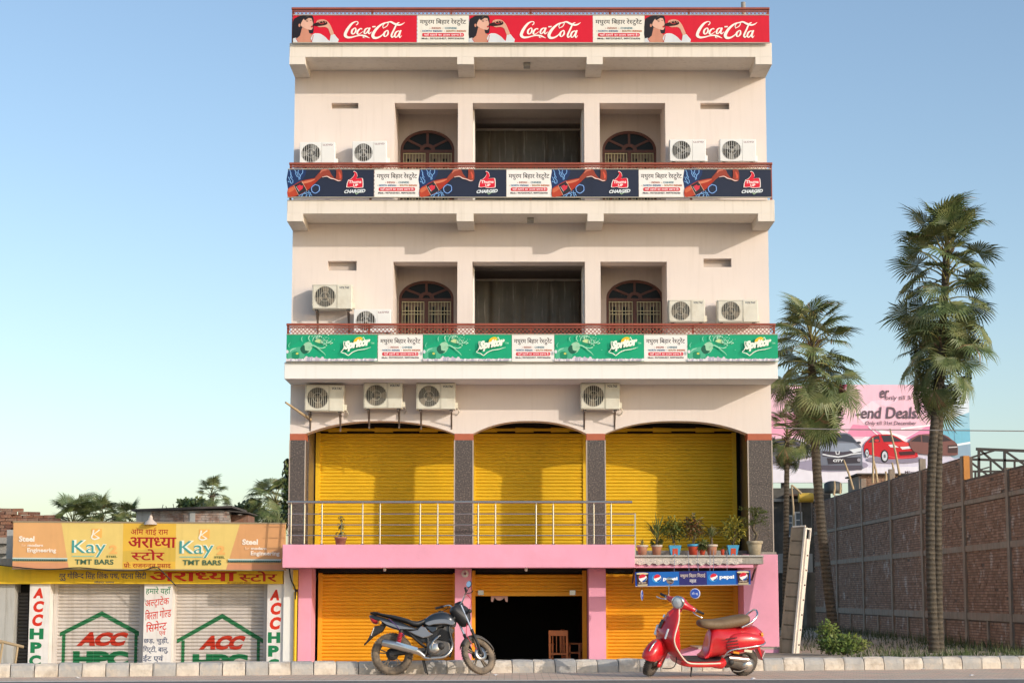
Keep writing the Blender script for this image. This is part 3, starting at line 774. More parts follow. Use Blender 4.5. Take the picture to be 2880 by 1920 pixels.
# --- cola banner art, photo patch (20,85)-(1535,436)
def cola_art(W, H):
    A = Art((20, 84, 1536, 436), W, H); rd, wh = 'd3122f', 'f6efe6'
    A.rect('red_field', 20, 84, 1536, 436, rd)
    pk = 'portrait_print'
    A.poly(pk, [(20, 160), (60, 110), (110, 88), (235, 86), (262, 105), (272, 160), (268, 300), (240, 320), (160, 330), (120, 380), (20, 395)], '1e1a22', 3)
    A.poly(pk, [(130, 240), (205, 262), (215, 312), (262, 345), (265, 434), (60, 434), (55, 395), (105, 348)], 'c98a72')
    A.poly(pk, [(140, 140), (180, 104), (232, 106), (252, 150), (264, 196), (256, 215), (262, 240), (246, 272), (205, 268), (140, 240), (112, 205)], 'dfae98', 3)
    A.poly(pk, [(150, 120), (215, 98), (250, 125), (210, 118), (165, 150)], '1e1a22', 2)
    A.ell(pk, 96, 215, 12, 22, 'c98a72'); A.poly(pk, [(172, 150), (205, 142), (206, 148), (174, 157)], '3a2a28'); A.poly(pk, [(222, 145), (244, 150), (243, 156), (223, 151)], '3a2a28')
    A.poly(pk, [(178, 165), (202, 160), (200, 168), (182, 171)], '2a2224'); A.poly(pk, [(236, 225), (258, 218), (262, 240), (240, 244)], 'b01a2c')
    A.poly(pk, [(20, 384), (58, 376), (92, 434), (20, 434)], 'cfd3d6'); A.stroke(pk, [(55, 385), (75, 415), (85, 434)], 8, 'b3122a')
    A.poly(pk, [(262, 332), (320, 318), (365, 330), (420, 370), (468, 418), (482, 340), (520, 328), (548, 360), (572, 434), (258, 434)], 'd5d9dc', 2)
    A.stroke(pk, [(268, 340), (258, 400), (240, 434)], 7, 'b3122a')
    A.poly(pk, [(480, 338), (452, 262), (410, 236), (350, 240), (312, 222), (302, 190), (315, 152), (370, 138), (425, 150), (470, 200), (500, 270), (520, 328)], 'd9a68e', 2)
    A.poly(pk, [(262, 200), (300, 182), (390, 156), (432, 168), (438, 196), (405, 214), (330, 226), (280, 222)], '2a1210', 2)
    A.stroke(pk, [(330, 178), (372, 196), (400, 182)], 7, 'c23a3a'); A.stroke(pk, [(330, 150), (345, 185)], 9, 'c98a72'); A.stroke(pk, [(370, 146), (385, 178)], 9, 'c98a72'); A.stroke(pk, [(405, 152), (418, 182)], 9, 'c98a72')
    L = 'script_lettering'
    S = lambda pts, ws: A.stroke(L, pts, ws, wh, 6)
    S([(792, 212), (812, 196), (812, 172), (785, 168), (742, 192), (700, 245), (668, 305), (660, 348), (690, 372), (740, 370), (800, 354), (858, 346), (905, 356), (960, 382)], [10, 12, 10, 12, 24, 32, 36, 36, 28, 20, 14, 18, 22, 4])
    S([(885, 350), (880, 372), (905, 378)], [14, 10, 3])
    for cx_, cy_ in ((762, 290), (1158, 322)):
        A.stroke(L, [(cx_ + 12, cy_ - 38), (cx_ - 18, cy_ - 10), (cx_ - 22, cy_ + 28), (cx_ - 2, cy_ + 38), (cx_ + 24, cy_ + 8), (cx_ + 26, cy_ - 30)], [12, 22, 22, 12, 20, 16], wh, 5, True)
    S([(865, 268), (850, 258), (820, 280), (806, 318), (822, 334), (850, 318), (880, 292)], [16, 12, 22, 22, 14, 8, 6])
    A.stroke(L, [(935, 252), (905, 270), (892, 310), (905, 326), (932, 300), (948, 262)], [12, 20, 20, 12, 16, 12], wh, 5, True)
    S([(962, 246), (944, 300), (952, 326), (985, 300)], [18, 20, 14, 6]); S([(990, 236), (1030, 232)], [16, 16])
    S([(1128, 258), (1120, 225), (1140, 192), (1175, 178), (1185, 196), (1165, 230), (1128, 250)], [8, 10, 12, 10, 10, 10, 8])
    S([(1190, 182), (1130, 190), (1070, 232), (1022, 290), (998, 345), (1015, 378), (1062, 376), (1110, 345), (1140, 305)], [12, 16, 26, 34, 38, 34, 22, 14, 6])
    S([(1170, 180), (1215, 172), (1262, 196), (1310, 212), (1352, 204), (1388, 178)], [12, 20, 26, 22, 16, 4])
    S([(1322, 180), (1290, 200), (1258, 270), (1226, 345), (1238, 372), (1268, 340)], [10, 18, 20, 22, 16, 6])
    A.stroke(L, [(1312, 290), (1282, 308), (1266, 350), (1280, 374), (1310, 345), (1326, 300)], [12, 20, 20, 12, 16, 12], wh, 5, True)
    S([(1342, 280), (1322, 345), (1328, 374), (1352, 350)], [18, 20, 14, 5]); A.ell(L, 1330, 378, 5, 6, wh)
    return A
def info_art(W, H, warm=True):
    A = Art((1553, 122, 2285, 572), W, H); A.rect('white_field', 1553, 122, 2285, 572, 'e9e4d8' if warm else 'efeae4')
    A.text('restaurant_name', 'मधुरम बिहार रेस्टुरेंट', (1588, 172, 2248, 292), '2e2a2c', .018)
    A.text('menu_lettering', '•', (1728, 330, 1738, 342), 'b03030'); A.text('menu_lettering', 'INDIAN', (1758, 318, 1888, 350), 'a5503a', .03); A.text('menu_lettering', '•', (1912, 330, 1922, 342), 'c09020'); A.text('menu_lettering', 'CHINESE', (1944, 318, 2114, 350), '4f7d8a', .03)
    A.text('menu_lettering', '•', (1598, 378, 1608, 390), 'c08020'); A.text('menu_lettering', 'NORTH', (1625, 368, 1758, 398), '2b6f9a', .03); A.text('menu_lettering', 'INDIAN', (1778, 368, 1908, 398), '2f5f8c', .03)
    A.text('menu_lettering', '•', (1934, 378, 1944, 390), 'c08020'); A.text('menu_lettering', 'SOUTH', (1966, 368, 2096, 398), 'a8742c', .03); A.text('menu_lettering', 'INDIAN', (2114, 368, 2246, 398), 'c2672a', .03)
    A.pill('red_band', 1625, 418, 2216, 476, 16, 'd21f33'); A.text('band_lettering', 'यहाँ ठहरने का उत्तम प्रबन्ध है।', (1648, 424, 2196, 470), 'fbeef0', .02)
    A.text('phone_lettering', 'Mob.: 9572525427, 9097336336', (1618, 494, 2222, 526), '3a3436', .02)
    return A
def thums_art(W, H):
    A = Art((60, 250, 1750, 802), W, H); A.rect('navy_field', 60, 250, 1750, 802, '232b40')
    bo = 'bottle_print'; b1, b2 = '2d5fae', '9fd0f2'
    A.poly(bo, [(62, 252), (420, 252), (330, 470), (200, 560), (62, 640)], '1c335f', 2)
    rnd = random.Random(5)
    for (x0, y0, x1, y1) in ((90, 252, 150, 520), (190, 252, 280, 460), (270, 258, 300, 450), (350, 252, 300, 440), (110, 330, 160, 520), (70, 480, 150, 530), (230, 300, 300, 450), (70, 400, 130, 530), (430, 690, 320, 795), (440, 700, 500, 798), (420, 720, 420, 798), (470, 680, 540, 780), (400, 700, 280, 790)):
        pts = [(x0 + (x1 - x0) * t + rnd.uniform(-22, 22) * (0 < t < 1), y0 + (y1 - y0) * t + rnd.uniform(-14, 14) * (0 < t < 1)) for t in (0, .2, .4, .6, .8, 1)]
        A.stroke(bo, pts, 18, b1, 0); A.stroke(bo, pts, 7, b2, 0)
    ring = [(605 + 80 * math.cos(a) + rnd.uniform(-8, 8), 640 + 85 * math.sin(a) + rnd.uniform(-8, 8)) for a in [i * .42 for i in range(15)]]
    A.stroke(bo, ring, 26, '27509c', 2, True); A.stroke(bo, ring, 9, '9cc4ee', 2, True)
    A.poly(bo, [(62, 640), (170, 570), (330, 480), (590, 425), (640, 395), (690, 430), (560, 560), (440, 680), (270, 770), (160, 800), (62, 800)], 'a8341f', 2)
    A.poly(bo, [(62, 640), (180, 575), (270, 765), (160, 800), (62, 800)], 'b8452c'); A.poly(bo, [(70, 655), (170, 600), (200, 650), (90, 720)], 'cf6a48', 2)
    A.poly(bo, [(180, 575), (335, 490), (440, 680), (275, 765)], '2a2830'); A.poly(bo, [(345, 500), (560, 450), (610, 440), (520, 500), (370, 540)], 'd2795a', 2)
    A.poly(bo, [(240, 590), (300, 560), (320, 580), (365, 575), (350, 640), (290, 690)], 'd8384a'); A.stroke(bo, [(225, 600), (285, 695)], 8, 'd8d4d0', 0); A.stroke(bo, [(335, 488), (442, 682)], 8, 'd8b49a', 0); A.stroke(bo, [(180, 572), (275, 768)], 8, 'd8b49a', 0)
    A.poly(bo, [(590, 430), (630, 370), (690, 300), (720, 252), (860, 252), (900, 330), (960, 410), (1000, 430), (1010, 300), (1010, 252), (1110, 255), (1130, 400), (1110, 480), (1040, 490), (940, 445), (860, 400), (760, 390), (700, 430), (640, 470)], '96402f', 2)
    A.stroke(bo, [(690, 330), (740, 275), (820, 262)], [10, 30, 20], 'c4705a'); A.stroke(bo, [(735, 408), (830, 392), (900, 430), (980, 450), (1050, 480), (1100, 470)], [10, 16, 20, 16, 18, 8], 'e8ccc4'); A.stroke(bo, [(1060, 300), (1090, 380), (1085, 440)], [20, 40, 20], 'd4553f')
    lg = 'thumb_logo'
    th = [(1290, 455), (1345, 400), (1372, 340), (1350, 310), (1370, 296), (1412, 330), (1425, 400), (1400, 435), (1500, 428), (1525, 455), (1530, 590), (1505, 612), (1380, 620), (1330, 600), (1225, 605), (1258, 465)]
    c = (1385, 480); big = [(c[0] + (x - c[0]) * 1.1, c[1] + (y - c[1]) * 1.06) for x, y in th]
    A.poly(lg, big, 'f3ede8', 2); A.poly(lg, th, 'd81f36', 2)
    A.text(lg, 'Thums', (1258, 474, 1506, 536), 'f6f0ea', .022, .1, 6); A.text(lg, 'UP', (1345, 546, 1440, 600), 'f6f0ea', .03, .1, 4)
    A.text('charged_lettering', 'CHARGED', (1172, 665, 1585, 735), 'dfe6ea', .05, .3, 18); A.stroke('charged_lettering', [(1385, 720), (1405, 752), (1500, 700)], [14, 12, 4], 'b8dcae', 0)
    return A
def lime_art(W, H):
    A = Art((30, 118, 1550, 566), W, H); A.rect('green_field', 30, 118, 1550, 566, '0fa376')
    bo = 'bottle_print'; rnd = random.Random(8)
    A.poly(bo, [(30, 118), (330, 118), (200, 260), (30, 340)], '159c72')
    A.poly(bo, [(60, 400), (110, 350), (200, 330), (270, 330), (330, 440), (330, 520), (280, 564), (80, 564), (50, 480)], '4fb08a', 3)
    A.poly(bo, [(120, 420), (200, 400), (250, 450), (230, 530), (140, 540)], '1b8a64', 2); A.ell(bo, 210, 435, 22, 16, 'd8d060'); A.stroke(bo, [(90, 410), (120, 370), (190, 345)], [8, 20, 8], '9ad8ba')
    A.poly(bo, [(300, 300), (400, 235), (470, 300), (420, 410), (345, 420)], '9fd0ac', 2); A.poly(bo, [(262, 345), (310, 290), (335, 310), (345, 380), (410, 390), (380, 425), (320, 440), (275, 400)], '1d5f4a', 2)
    A.poly(bo, [(470, 220), (510, 160), (590, 155), (660, 230), (650, 290), (600, 310), (520, 290)], '1c8f68', 2); A.poly(bo, [(500, 230), (560, 190), (620, 215), (640, 270), (590, 260)], 'c9dfa0', 2); A.stroke(bo, [(465, 230), (490, 160), (560, 132), (620, 150)], [8, 16, 12, 4], '9edcbc')
    for _ in range(80):
        a = rnd.uniform(-2.6, .9); d = abs(rnd.gauss(0, 1)) * 90 + 40; x, y = 560 + d * math.cos(a) * 1.2, 210 + d * math.sin(a) * .8 + d * .15
        if 124 < y < 420 and 150 < x < 860: s_ = rnd.uniform(3, 11); A.ell(bo, x, y, s_ * 1.3, s_, rnd.choice(['bfe8cc', '8fd8b4', 'dff2dc', '6cc8a2']), n=6)
    for pts in ([(420, 330), (470, 300), (540, 330), (600, 380), (660, 430), (690, 470)], [(560, 330), (620, 350), (680, 330)], [(640, 290), (720, 260), (780, 230)], [(430, 240), (400, 180), (420, 140)]): A.stroke(bo, pts, [10, 16, 20, 14, 10, 4][:len(pts)], '9fdcba')
    A.stroke(bo, [(300, 150), (285, 190), (300, 240)], [4, 14, 4], '8ad4b2'); A.stroke(bo, [(100, 250), (70, 300), (85, 340)], [4, 18, 6], '6cc6a0')
    ic = 'ice_print'
    for i in range(64):
        x = 30 + 1520 * i / 63 + rnd.uniform(-8, 8); top = 530 - (60 if 330 < x < 680 else 25 if x < 120 else 18) * rnd.uniform(.4, 1.1); s_ = rnd.uniform(16, 28)
        y0 = min(545, top + 20); A.poly(ic, [(max(30, x - s_), 565), (max(30, x - s_), y0 + 6), (max(30, min(1550, x - s_ * .3)), y0 - 12), (min(1550, x + s_ * .7), y0 - 5), (min(1550, x + s_), 565)], rnd.choice(['d8d2d8', 'c3b8c6', 'ebe6ea', 'b9b4c4', 'e2d6dc']))
    A.ell(ic, 52, 410, 22, 30, 'd8d6dc')
    lg = 'star_logo'; wh = 'f2f5e6'
    A.stroke(lg, [(1180, 268), (1080, 265), (990, 240), (1000, 330), (975, 385), (945, 418), (1020, 440), (1068, 474), (1130, 425), (1220, 385), (1330, 370), (1445, 335)], [6, 12, 12, 14, 12, 10, 14, 14, 14, 12, 12, 3], wh, 2)
    A.stroke(lg, [(1290, 205), (1318, 165), (1335, 205), (1385, 228)], [8, 12, 12, 4], wh, 2)
    A.ell(lg, 1232, 222, 84, 52, 'a9cf4a', -28); A.ell(lg, 1226, 216, 74, 44, 'f5c21e', -28)
    A.text(lg, 'Spritor', (1004, 232, 1430, 420), wh, .07, .18, 78); A.text(lg, 'TM', (1438, 252, 1498, 282), '8fd0a8', .02)
    return A
G_COLA, G_INFO, G_DARK, G_LIME = 'red cola banners on the roof railing', 'white restaurant name panels on the railings', 'dark cola banners on the upper railing', 'green lime drink banners on the lower railing'
def row(cells, Y, y0, y1, maker, info_warm):
    proto = {}
    for kind, x0, x1, label, group in cells:
        o, W, H = board(x0, y0, x1, y1, Y, label, group=group, col='efe9e0')
        if kind not in proto: proto[kind] = ((maker(W, H) if kind == 'ad' else info_art(W, H, info_warm)).build(o), W)
        else:
            objs, W0 = proto[kind]
            for q in objs:
                c = q.copy(); COL.objects.link(c); c.parent = o; c.scale = (W / W0, 1, 1)
        trim(o, W, H, 'b9b2a2', .014)
wl = 'white panel with restaurant name and phone numbers, '
row([('ad', 824, 1172.5, 'red cola banner with drinking woman at the left end of the roof railing', G_COLA), ('info', 1173.5, 1318.5, wl + 'left one on the roof railing', G_INFO), ('ad', 1319.5, 1667, 'red cola banner with drinking woman in the middle of the roof railing', G_COLA),
     ('info', 1668, 1812.5, wl + 'right one on the roof railing', G_INFO), ('ad', 1813.5, 2163, 'red cola banner with drinking woman at the right end of the roof railing', G_COLA)], BY, 44, 120, cola_art, True)
row([('ad', 809, 1052, 'dark cola banner with thumb logo, leftmost on the upper railing', G_DARK), ('info', 1053, 1179.5, wl + 'leftmost between the dark banners', G_INFO), ('ad', 1180.5, 1423.5, 'dark cola banner with thumb logo, second from left on the upper railing', G_DARK), ('info', 1424.5, 1551.5, wl + 'middle one between the dark banners', G_INFO),
     ('ad', 1552.5, 1796, 'dark cola banner with thumb logo, third from left on the upper railing', G_DARK), ('info', 1797, 1924, wl + 'rightmost between the dark banners', G_INFO), ('ad', 1925, 2168, 'dark cola banner with thumb logo, rightmost on the upper railing', G_DARK)], BY, 477, 554, thums_art, False)
row([('ad', 805, 1062, 'green lime drink banner, leftmost on the lower railing', G_LIME), ('info', 1063, 1189, wl + 'leftmost between the green banners', G_INFO), ('ad', 1190, 1439, 'green lime drink banner, second from left on the lower railing', G_LIME), ('info', 1440, 1558.5, wl + 'middle one between the green banners', G_INFO),
     ('ad', 1559.5, 1811, 'green lime drink banner, third from left on the lower railing', G_LIME), ('info', 1812, 1932.5, wl + 'rightmost between the green banners', G_INFO), ('ad', 1933.5, 2187, 'green lime drink banner, rightmost on the lower railing', G_LIME)], BY - .03, 941, 1016, lime_art, False)
# --- hanging blue drinks sign over the right shop
o, W, H = board(1787, 1608, 2111, 1649, 35.05, 'long blue drinks sign hung on wires below the flower ledge', col='0a3f9a')
o.rotation_euler = (0, R(-.9), 0)
A = Art((240, 1062, 1895, 1278), W, H)
A.rect('blue_field', 440, 1066, 870, 1274, '1265b8'); A.rect('blue_field_', 1268, 1066, 1682, 1274, '1265b8'); A.rect('centre_field', 872, 1066, 1266, 1274, '2c2a6e')
A.rect('edge_line', 240, 1268, 1895, 1278, 'b8b4b4')
def globe(p, x, y, r):
    A.ell(p, x, y, r, r, 'f2f2f2'); A.poly(p, [(x - r * .9, y + r * .1), (x - r * .8, y - r * .6), (x - r * .1, y - r), (x + r * .75, y - r * .7), (x + r * .5, y - r * .25), (x - r * .1, y - r * .05)], 'd6273a', 3)
    A.poly(p, [(x - r * .2, y + r * .75), (x + r * .4, y + r * .45), (x + r * .95, y - r * .1), (x + r * .7, y + r * .7), (x + r * .1, y + r)], '1b4f9c', 3)
for lg_, gx, tx in (('drink_logo', 560, (640, 1140, 848, 1205)), ('drink_logo_', 1370, (1450, 1125, 1660, 1195))):
    A.ell(lg_, gx - 14, 1158, 66, 62, '3aa0dc'); A.ell(lg_, gx - 4, 1150, 62, 58, '1265b8'); globe(lg_, gx, 1154, 54); A.text(lg_, 'pepsi', tx, 'eef4fa', .045)
for cup_print, x0, x1 in (('cup_print', 255, 432), ('cup_print_', 1700, 1880)):
    A.poly(cup_print, [(x0, 1085), (x1, 1075), (x1 - 18, 1272), (x0 + 18, 1272)], '3a2018'); A.ell(cup_print, (x0 + x1) / 2, 1085, (x1 - x0) / 2, 16, 'd9cfa8'); A.poly(cup_print, [(x0 + 16, 1245), (x1 - 16, 1238), (x1 - 20, 1272), (x0 + 20, 1272)], 'b8a78a')
    globe(cup_print, (x0 + x1) / 2 + 6, 1150, 58); A.text(cup_print, 'pepsi', (x0 + 35, 1205, x1 - 35, 1235), 'c8b4a8', .03)
A.text('shop_lettering', 'मधुरम बिहार मिठाई', (888, 1090, 1245, 1168), 'd8c8c0', .02); A.text('shop_lettering', 'महल', (1018, 1184, 1114, 1240), 'e6e2e6', .02)
A.build(o)
for q in (.34, .47, .55, .65, .68, .8): x = W * q; MB().tube([(x, .015, H), (x + .04 * math.sin(q * 40), .13, H + .42)], .004, 4).build('hanging_wire', mat('blue_wire', (.25, .3, .42), .6), o, True)
# small round dangling discs
for q, rx in (((1955, 1668), 1), ((1806, 1673), .28)):
    p = P(q[0], q[1], 35.05); r = .105
    o = thing('hanging_disc', 'small round blue disc with white letters hanging below the drinks sign' if rx == 1 else 'small blue disc hanging almost edge on below the left end of the drinks sign', 'sign', (p.x, 35.05, p.z - r), rz=0 if rx == 1 else R(74))
    MB().lathe([(0, 0), (r, 0), (r, .008), (0, .008)], (0, .008, r), (0, -1, 0), 24).build('disc', ink('c9cfe0'), o, True)
    A = Art((-100, -100, 100, 100), 2 * r, 2 * r); A.ell('blue_field', 0, 0, 86, 86, '2a4fae', n=24); A.text('lettering', 'टी-शू', (-60, -25, 60, 30), 'dfe4f2', .02); A.build(o, (-r, 0, 0))
    MB().tube([(0, .004, 2 * r), (.0, .004, 2 * r + .12)], .003, 4).build('string', M_blk, o, True)
# ================================================================ HARDWARE STORE ON THE LEFT
def Z4(x, y): return (x / 2.868, 1380 + y / 2.868)
def PZ(x, y, Y): return P(*Z4(x, y), Y)
M_syel = mat('store_yellow_paint', (.83, .52, .012), .7, var=.08, scale=2, streak=.15, dirt=(.5, .32, .05), dirtamt=.3, dscale=2)
M_swh = mat('store_white_paint', (.80, .77, .74), .75, var=.05, scale=2, streak=.15, dirt=(.5, .43, .36), dirtamt=.35, dscale=2.5)
M_sil = mat('bare_shutter_metal', (.60, .55, .51), .5, var=.08, scale=3, streak=.2, dirt=(.42, .35, .3), dirtamt=.35, dscale=2.5)
M_greyw = mat('grey_plaster', (.46, .45, .42), .9, var=.15, scale=1.5, streak=.3, bump=.3)
ST = thing('hardware_store', 'low yellow and white building material store with two white roller shutters', 'shop', (-7.5, 36.0, -.35))
ys_ = 36.0; zb0 = -.45
zfa, zfb = PZ(600, 602, 35.9).z, PZ(600, 748, 35.9).z
xl, xr = P(-60, 1600, 35.9).x, -4.74
B('fascia', M_syel, ST, xl, xr, 35.9, 36.4, zfb, zfa)
B('roof_slab', M_conc, ST, xl, xr, 35.95, 41, zfa + .001, zfa + .15)
B('parapet', M_greyw, ST, xl + .5, xr, 36.1, 36.3, zfa + .152, zfa + .75)
B('back_wall', M_greyw, ST, xl, xr, 40.8, 41, zb0, zfa); B('side_wall', M_greyw, ST, xl, xl + .2, 36.4, 40.8, zb0, zfa)
def paint(ref, x0, x1, z0, z1, y, parent, fn, names='lettering'):
    """lettering painted on a flat face at depth y"""
    A = Art(ref, x1 - x0, z1 - z0); fn(A); A.build(parent, Vector((x0, y, z0)) - origin(parent))
GR, RD_, NV = '1d7a4c', 'd2321c', '2b3f66'
def fas(A):
    t = 'painted_address'
    A.text(t, 'गुरु गोविन्द सिंह लिंक पथ, पटना सिटी', (475, 648, 1180, 722), NV, .02); A.text(t, 'मोहदा लगन', (760, 724, 920, 746), NV, .01)
    A.text('painted_name', 'अराध्या', (1210, 652, 1905, 728), 'c92a18', .045); A.text('painted_name', 'स्टोर', (1928, 646, 2235, 730), 'b3281e', .035)
    A.text('painted_name', 'प्रो. राजनन्दन प्रसाद', (1830, 731, 2025, 747), '9a5a28', .01)
f0, f1 = PZ(300, 748, 35.9), PZ(2280, 602, 35.9)
paint((300, 602, 2280, 748), f0.x, f1.x, f0.z, f1.z, 35.9, ST, fas)
# pillars
def pillar(zx0, zx1, fn, ret=.4):
    a, b = PZ(zx0, 1400, ys_), PZ(zx1, 760, ys_)
    q = part('pillar', ST, Vector(((a.x + b.x) / 2, ys_, zb0)) - origin(ST))
    B('shaft', M_swh, q, a.x, b.x, ys_, ys_ + ret, zb0, zfb)
    zt_, zl_ = PZ(zx0, 750, ys_).z, PZ(zx0, 1450, ys_).z
    paint((zx0, 750, zx1, 1450), a.x, b.x, zl_, zt_, ys_, q, fn)
def acc(pts):
    def fn(A):
        for ch, bx, c in pts: A.text('painted_letters', ch, bx, c, .06, .18 if c == RD_ else 0)
    return fn
pillar(222, 405, acc([('A', (258, 782, 352, 865), RD_), ('C', (258, 885, 350, 978), RD_), ('C', (252, 992, 345, 1090), RD_), ('H', (232, 1108, 358, 1195), GR), ('P', (243, 1218, 345, 1305), GR), ('C', (235, 1322, 342, 1415), GR)]))
pillar(2148, 2292, acc([('A', (2175, 795, 2260, 882), RD_), ('C', (2178, 898, 2266, 998), RD_), ('C', (2172, 1015, 2264, 1118), RD_), ('H', (2158, 1138, 2265, 1225), GR), ('P', (2162, 1245, 2255, 1335), GR), ('C', (2160, 1352, 2258, 1440), GR)]))
def mid(A):
    t = 'painted_list'
    A.text(t, 'हमारे यहाँ', (1162, 770, 1378, 838), GR, .01); A.text(t, 'अल्ट्राटेक', (1160, 862, 1365, 950), RD_, .01, 0, 22); A.text(t, 'बिरला गोल्ड', (1162, 960, 1385, 1045), RD_, .01, 0, 30)
    A.text(t, 'सिमेन्ट', (1172, 1058, 1350, 1142), RD_, .01, 0, 24); A.text(t, 'एवं', (1285, 1122, 1340, 1168), RD_, .01)
    A.text(t, 'छड़, चुड़ी,', (1155, 1178, 1368, 1238), NV, .01); A.text(t, 'गिट्टी, बालु,', (1152, 1246, 1366, 1312), NV, .01); A.text(t, 'ईंट एवं', (1152, 1318, 1326, 1380), NV, .01)
pillar(1150, 1392, mid, .32)
# shutters with the painted house mark following the corrugation
ysh = 36.33
def conform(ob, z_off, n):
    bm = bmesh.new(); bm.from_mesh(ob.data)
    for i in range(n):
        for fr in (.0, .05, .09, .24, .5, .76, .91, .95):
            z = z_off + (i + fr) * PIT
            bmesh.ops.bisect_plane(bm, geom=bm.verts[:] + bm.edges[:] + bm.faces[:], plane_co=(0, 0, z), plane_no=(0, 0, 1))
    for v in bm.verts: v.co.y += slat_y(v.co.z - z_off) - .0045
    bm.to_mesh(ob.data); bm.free()
def store_shutter(zx0, zx1, fn, seed):
    a, b = PZ(zx0, 1400, ysh), PZ(zx1, 760, ysh); z0 = zb0 + .05
    s_ = shutter(ST, a.x, b.x, ysh, z0, zfb + .12, M_sil, True, .09, seed)
    zt_, zl_ = PZ(zx0, 750, ysh).z, PZ(zx0, 1450, ysh).z
    A = Art((zx0, 750, zx1, 1450), b.x - a.x, zt_ - zl_); fn(A)
    for o in A.build(s_, Vector((a.x, ysh, zl_)) - origin(s_)): conform(o, (z0 + .09) - zl_, 28)
def house(px_, py_, lx, ly, rx, ry, w0, w1, bot, at, ht):
    def fn(A):
        g = '2c7248'
        A.poly('painted_house', [(lx, ly), (px_, py_), (rx, ry), (rx, ry + 38), (px_, py_ + 40), (lx, ly + 34)], g)
        A.rect('painted_house', w0, ly + 8, w0 + 27, bot, g); A.rect('painted_house', w1, ry + 8, w1 + 25, bot, g)
        A.text('painted_mark', 'ACC', at, 'b93520', .07, .42); A.text('painted_mark', 'HPC', ht, '237247', .07)
    return fn
store_shutter(440, 1152, house(820, 968, 478, 1140, 1138, 1135, 498, 1096, 1445, (640, 1138, 1028, 1250), (592, 1288, 1048, 1420)), 21)
store_shutter(1400, 2150, house(1792, 988, 1424, 1195, 2132, 1192, 1462, 2080, 1448, (1628, 1165, 1970, 1280), (1556, 1312, 2008, 1442)), 22)
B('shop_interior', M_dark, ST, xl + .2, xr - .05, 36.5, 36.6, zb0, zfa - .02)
# annex at the far left: grey wall and a dark side shutter
gx1 = PZ(118, 1000, 36.1).x
B('annex_wall', M_greyw, ST, xl, gx1, 36.05, 36.5, zb0, zfb)
dk = mat('dark_shutter_metal', (.07, .062, .055), .6, var=.2)
a, b = PZ(118, 1000, 36.35).x, PZ(228, 1000, 36.35).x
shutter(ST, a, b, 36.35, zb0, PZ(150, 815, 36.35).z, dk, False, .09, 31)
# big framed sign above
p0, p1 = PZ(100, 622, 35.45), PZ(2300, 254, 35.45); W, H = p1.x - p0.x, p1.z - p0.z
o = thing('signboard', 'long orange and yellow steel bar signboard above the hardware store', 'signboard', (p0.x, 35.45, p0.z)); o.rotation_euler = (R(3), R(.35), 0)
MB().box(0, W, 0, .16, 0, H).build('board', ink('e0b878'), o, True)
A = Art((100, 254, 2300, 622), W, H)
yl, og = 'e4c877', 'ecA258'.lower()
A.rect('yellow_field', 100, 254, 2300, 622, yl)
A.poly('orange_field', [(100, 254), (488, 254), (556, 622), (100, 622)], 'dfaa72'); A.poly('orange_field_', [(1935, 254), (2300, 254), (2300, 622), (1828, 622)], 'dba26e')
A.poly('orange_field', [(100, 575), (547, 575), (556, 622), (100, 622)], 'd99a72'); A.poly('orange_field_', [(1842, 578), (2300, 580), (2300, 622), (1828, 622)], 'd5946e')
A.rect('centre_field', 990, 254, 1418, 622, 'e2b647'); A.poly('centre_field', [(990, 480), (1418, 440), (1418, 560), (990, 565)], 'd3b04c')
cr_ = 'a51c22'
A.text('owner_lettering', 'ओम शाई राम', (1052, 288, 1355, 352), cr_, .01); A.text('owner_lettering', 'अराध्या', (1035, 365, 1420, 452), cr_, .035); A.text('owner_lettering', 'स्टोर', (1060, 462, 1326, 552), cr_, .035); A.text('owner_lettering', 'प्रो: राजनन्दन प्रसाद', (1000, 566, 1382, 614), cr_, .01)
for k, (lg, dx) in enumerate((('steel_logo', 0), ('steel_logo_', 872))):
    A.rect(lg, 735 + dx, 300, 818 + dx, 372, 'f0b45e'); A.stroke(lg, [(752 + dx, 308), (745 + dx, 345), (735 + dx, 370), (760 + dx, 385), (800 + dx, 372)], 12, 'f2ead8'); A.stroke(lg, [(800 + dx, 308), (752 + dx, 345), (795 + dx, 372)], 10, 'f2ead8', 0)
    A.text(lg, 'Kay', (586 + dx, 390, 860 + dx, 526), 'f0efdc', .03); A.text(lg, 'Kay', (578 + dx, 394, 852 + dx, 530), '4a9c98', .0)
    A.text(lg, '2', (880 + dx, 430, 946 + dx, 502), 'eeb468', .05); A.rect(lg, 580 + dx, 518, 760 + dx, 527, '9bc4a8'); A.text(lg, 'STEEL', (860 + dx, 514, 946 + dx, 532), '6f7a4a', .03)
    A.text(lg, 'TMT BARS', (605 + dx, 546, 918 + dx, 588), '4d6b52', .025)
for k, (lg, dx) in enumerate((('slogan', 0), ('slogan_', 1808))):
    dy = 14 if dx else 0; wh = 'fbeedd'
    A.text(lg, 'Steel', (148 + dx, 362 + dy, 275 + dx, 408 + dy), wh, .04); A.text(lg, 'for', (170 + dx, 424 + dy, 206 + dx, 448 + dy), 'f5cfa4', .02); A.text(lg, 'modern', (220 + dx, 424 + dy, 345 + dx, 448 + dy), wh, .03); A.text(lg, 'Engineering', (218 + dx, 458 + dy, 452 + dx, 502 + dy), wh, .03)
x = 100
for lg, xa, xb in (('rebar_print', 100, 545), ('rebar_print_', 1845, 2275)):
    A.rect(lg, xa, 536, xb, 546, 'cfdcd4'); A.rect(lg, xa, 546, xb, 562, '5c8078')
    for i in range(int((xb - xa) / 15)): A.rect(lg, xa + i * 15, 548, xa + i * 15 + 7, 562, '37574f')
A.build(o)
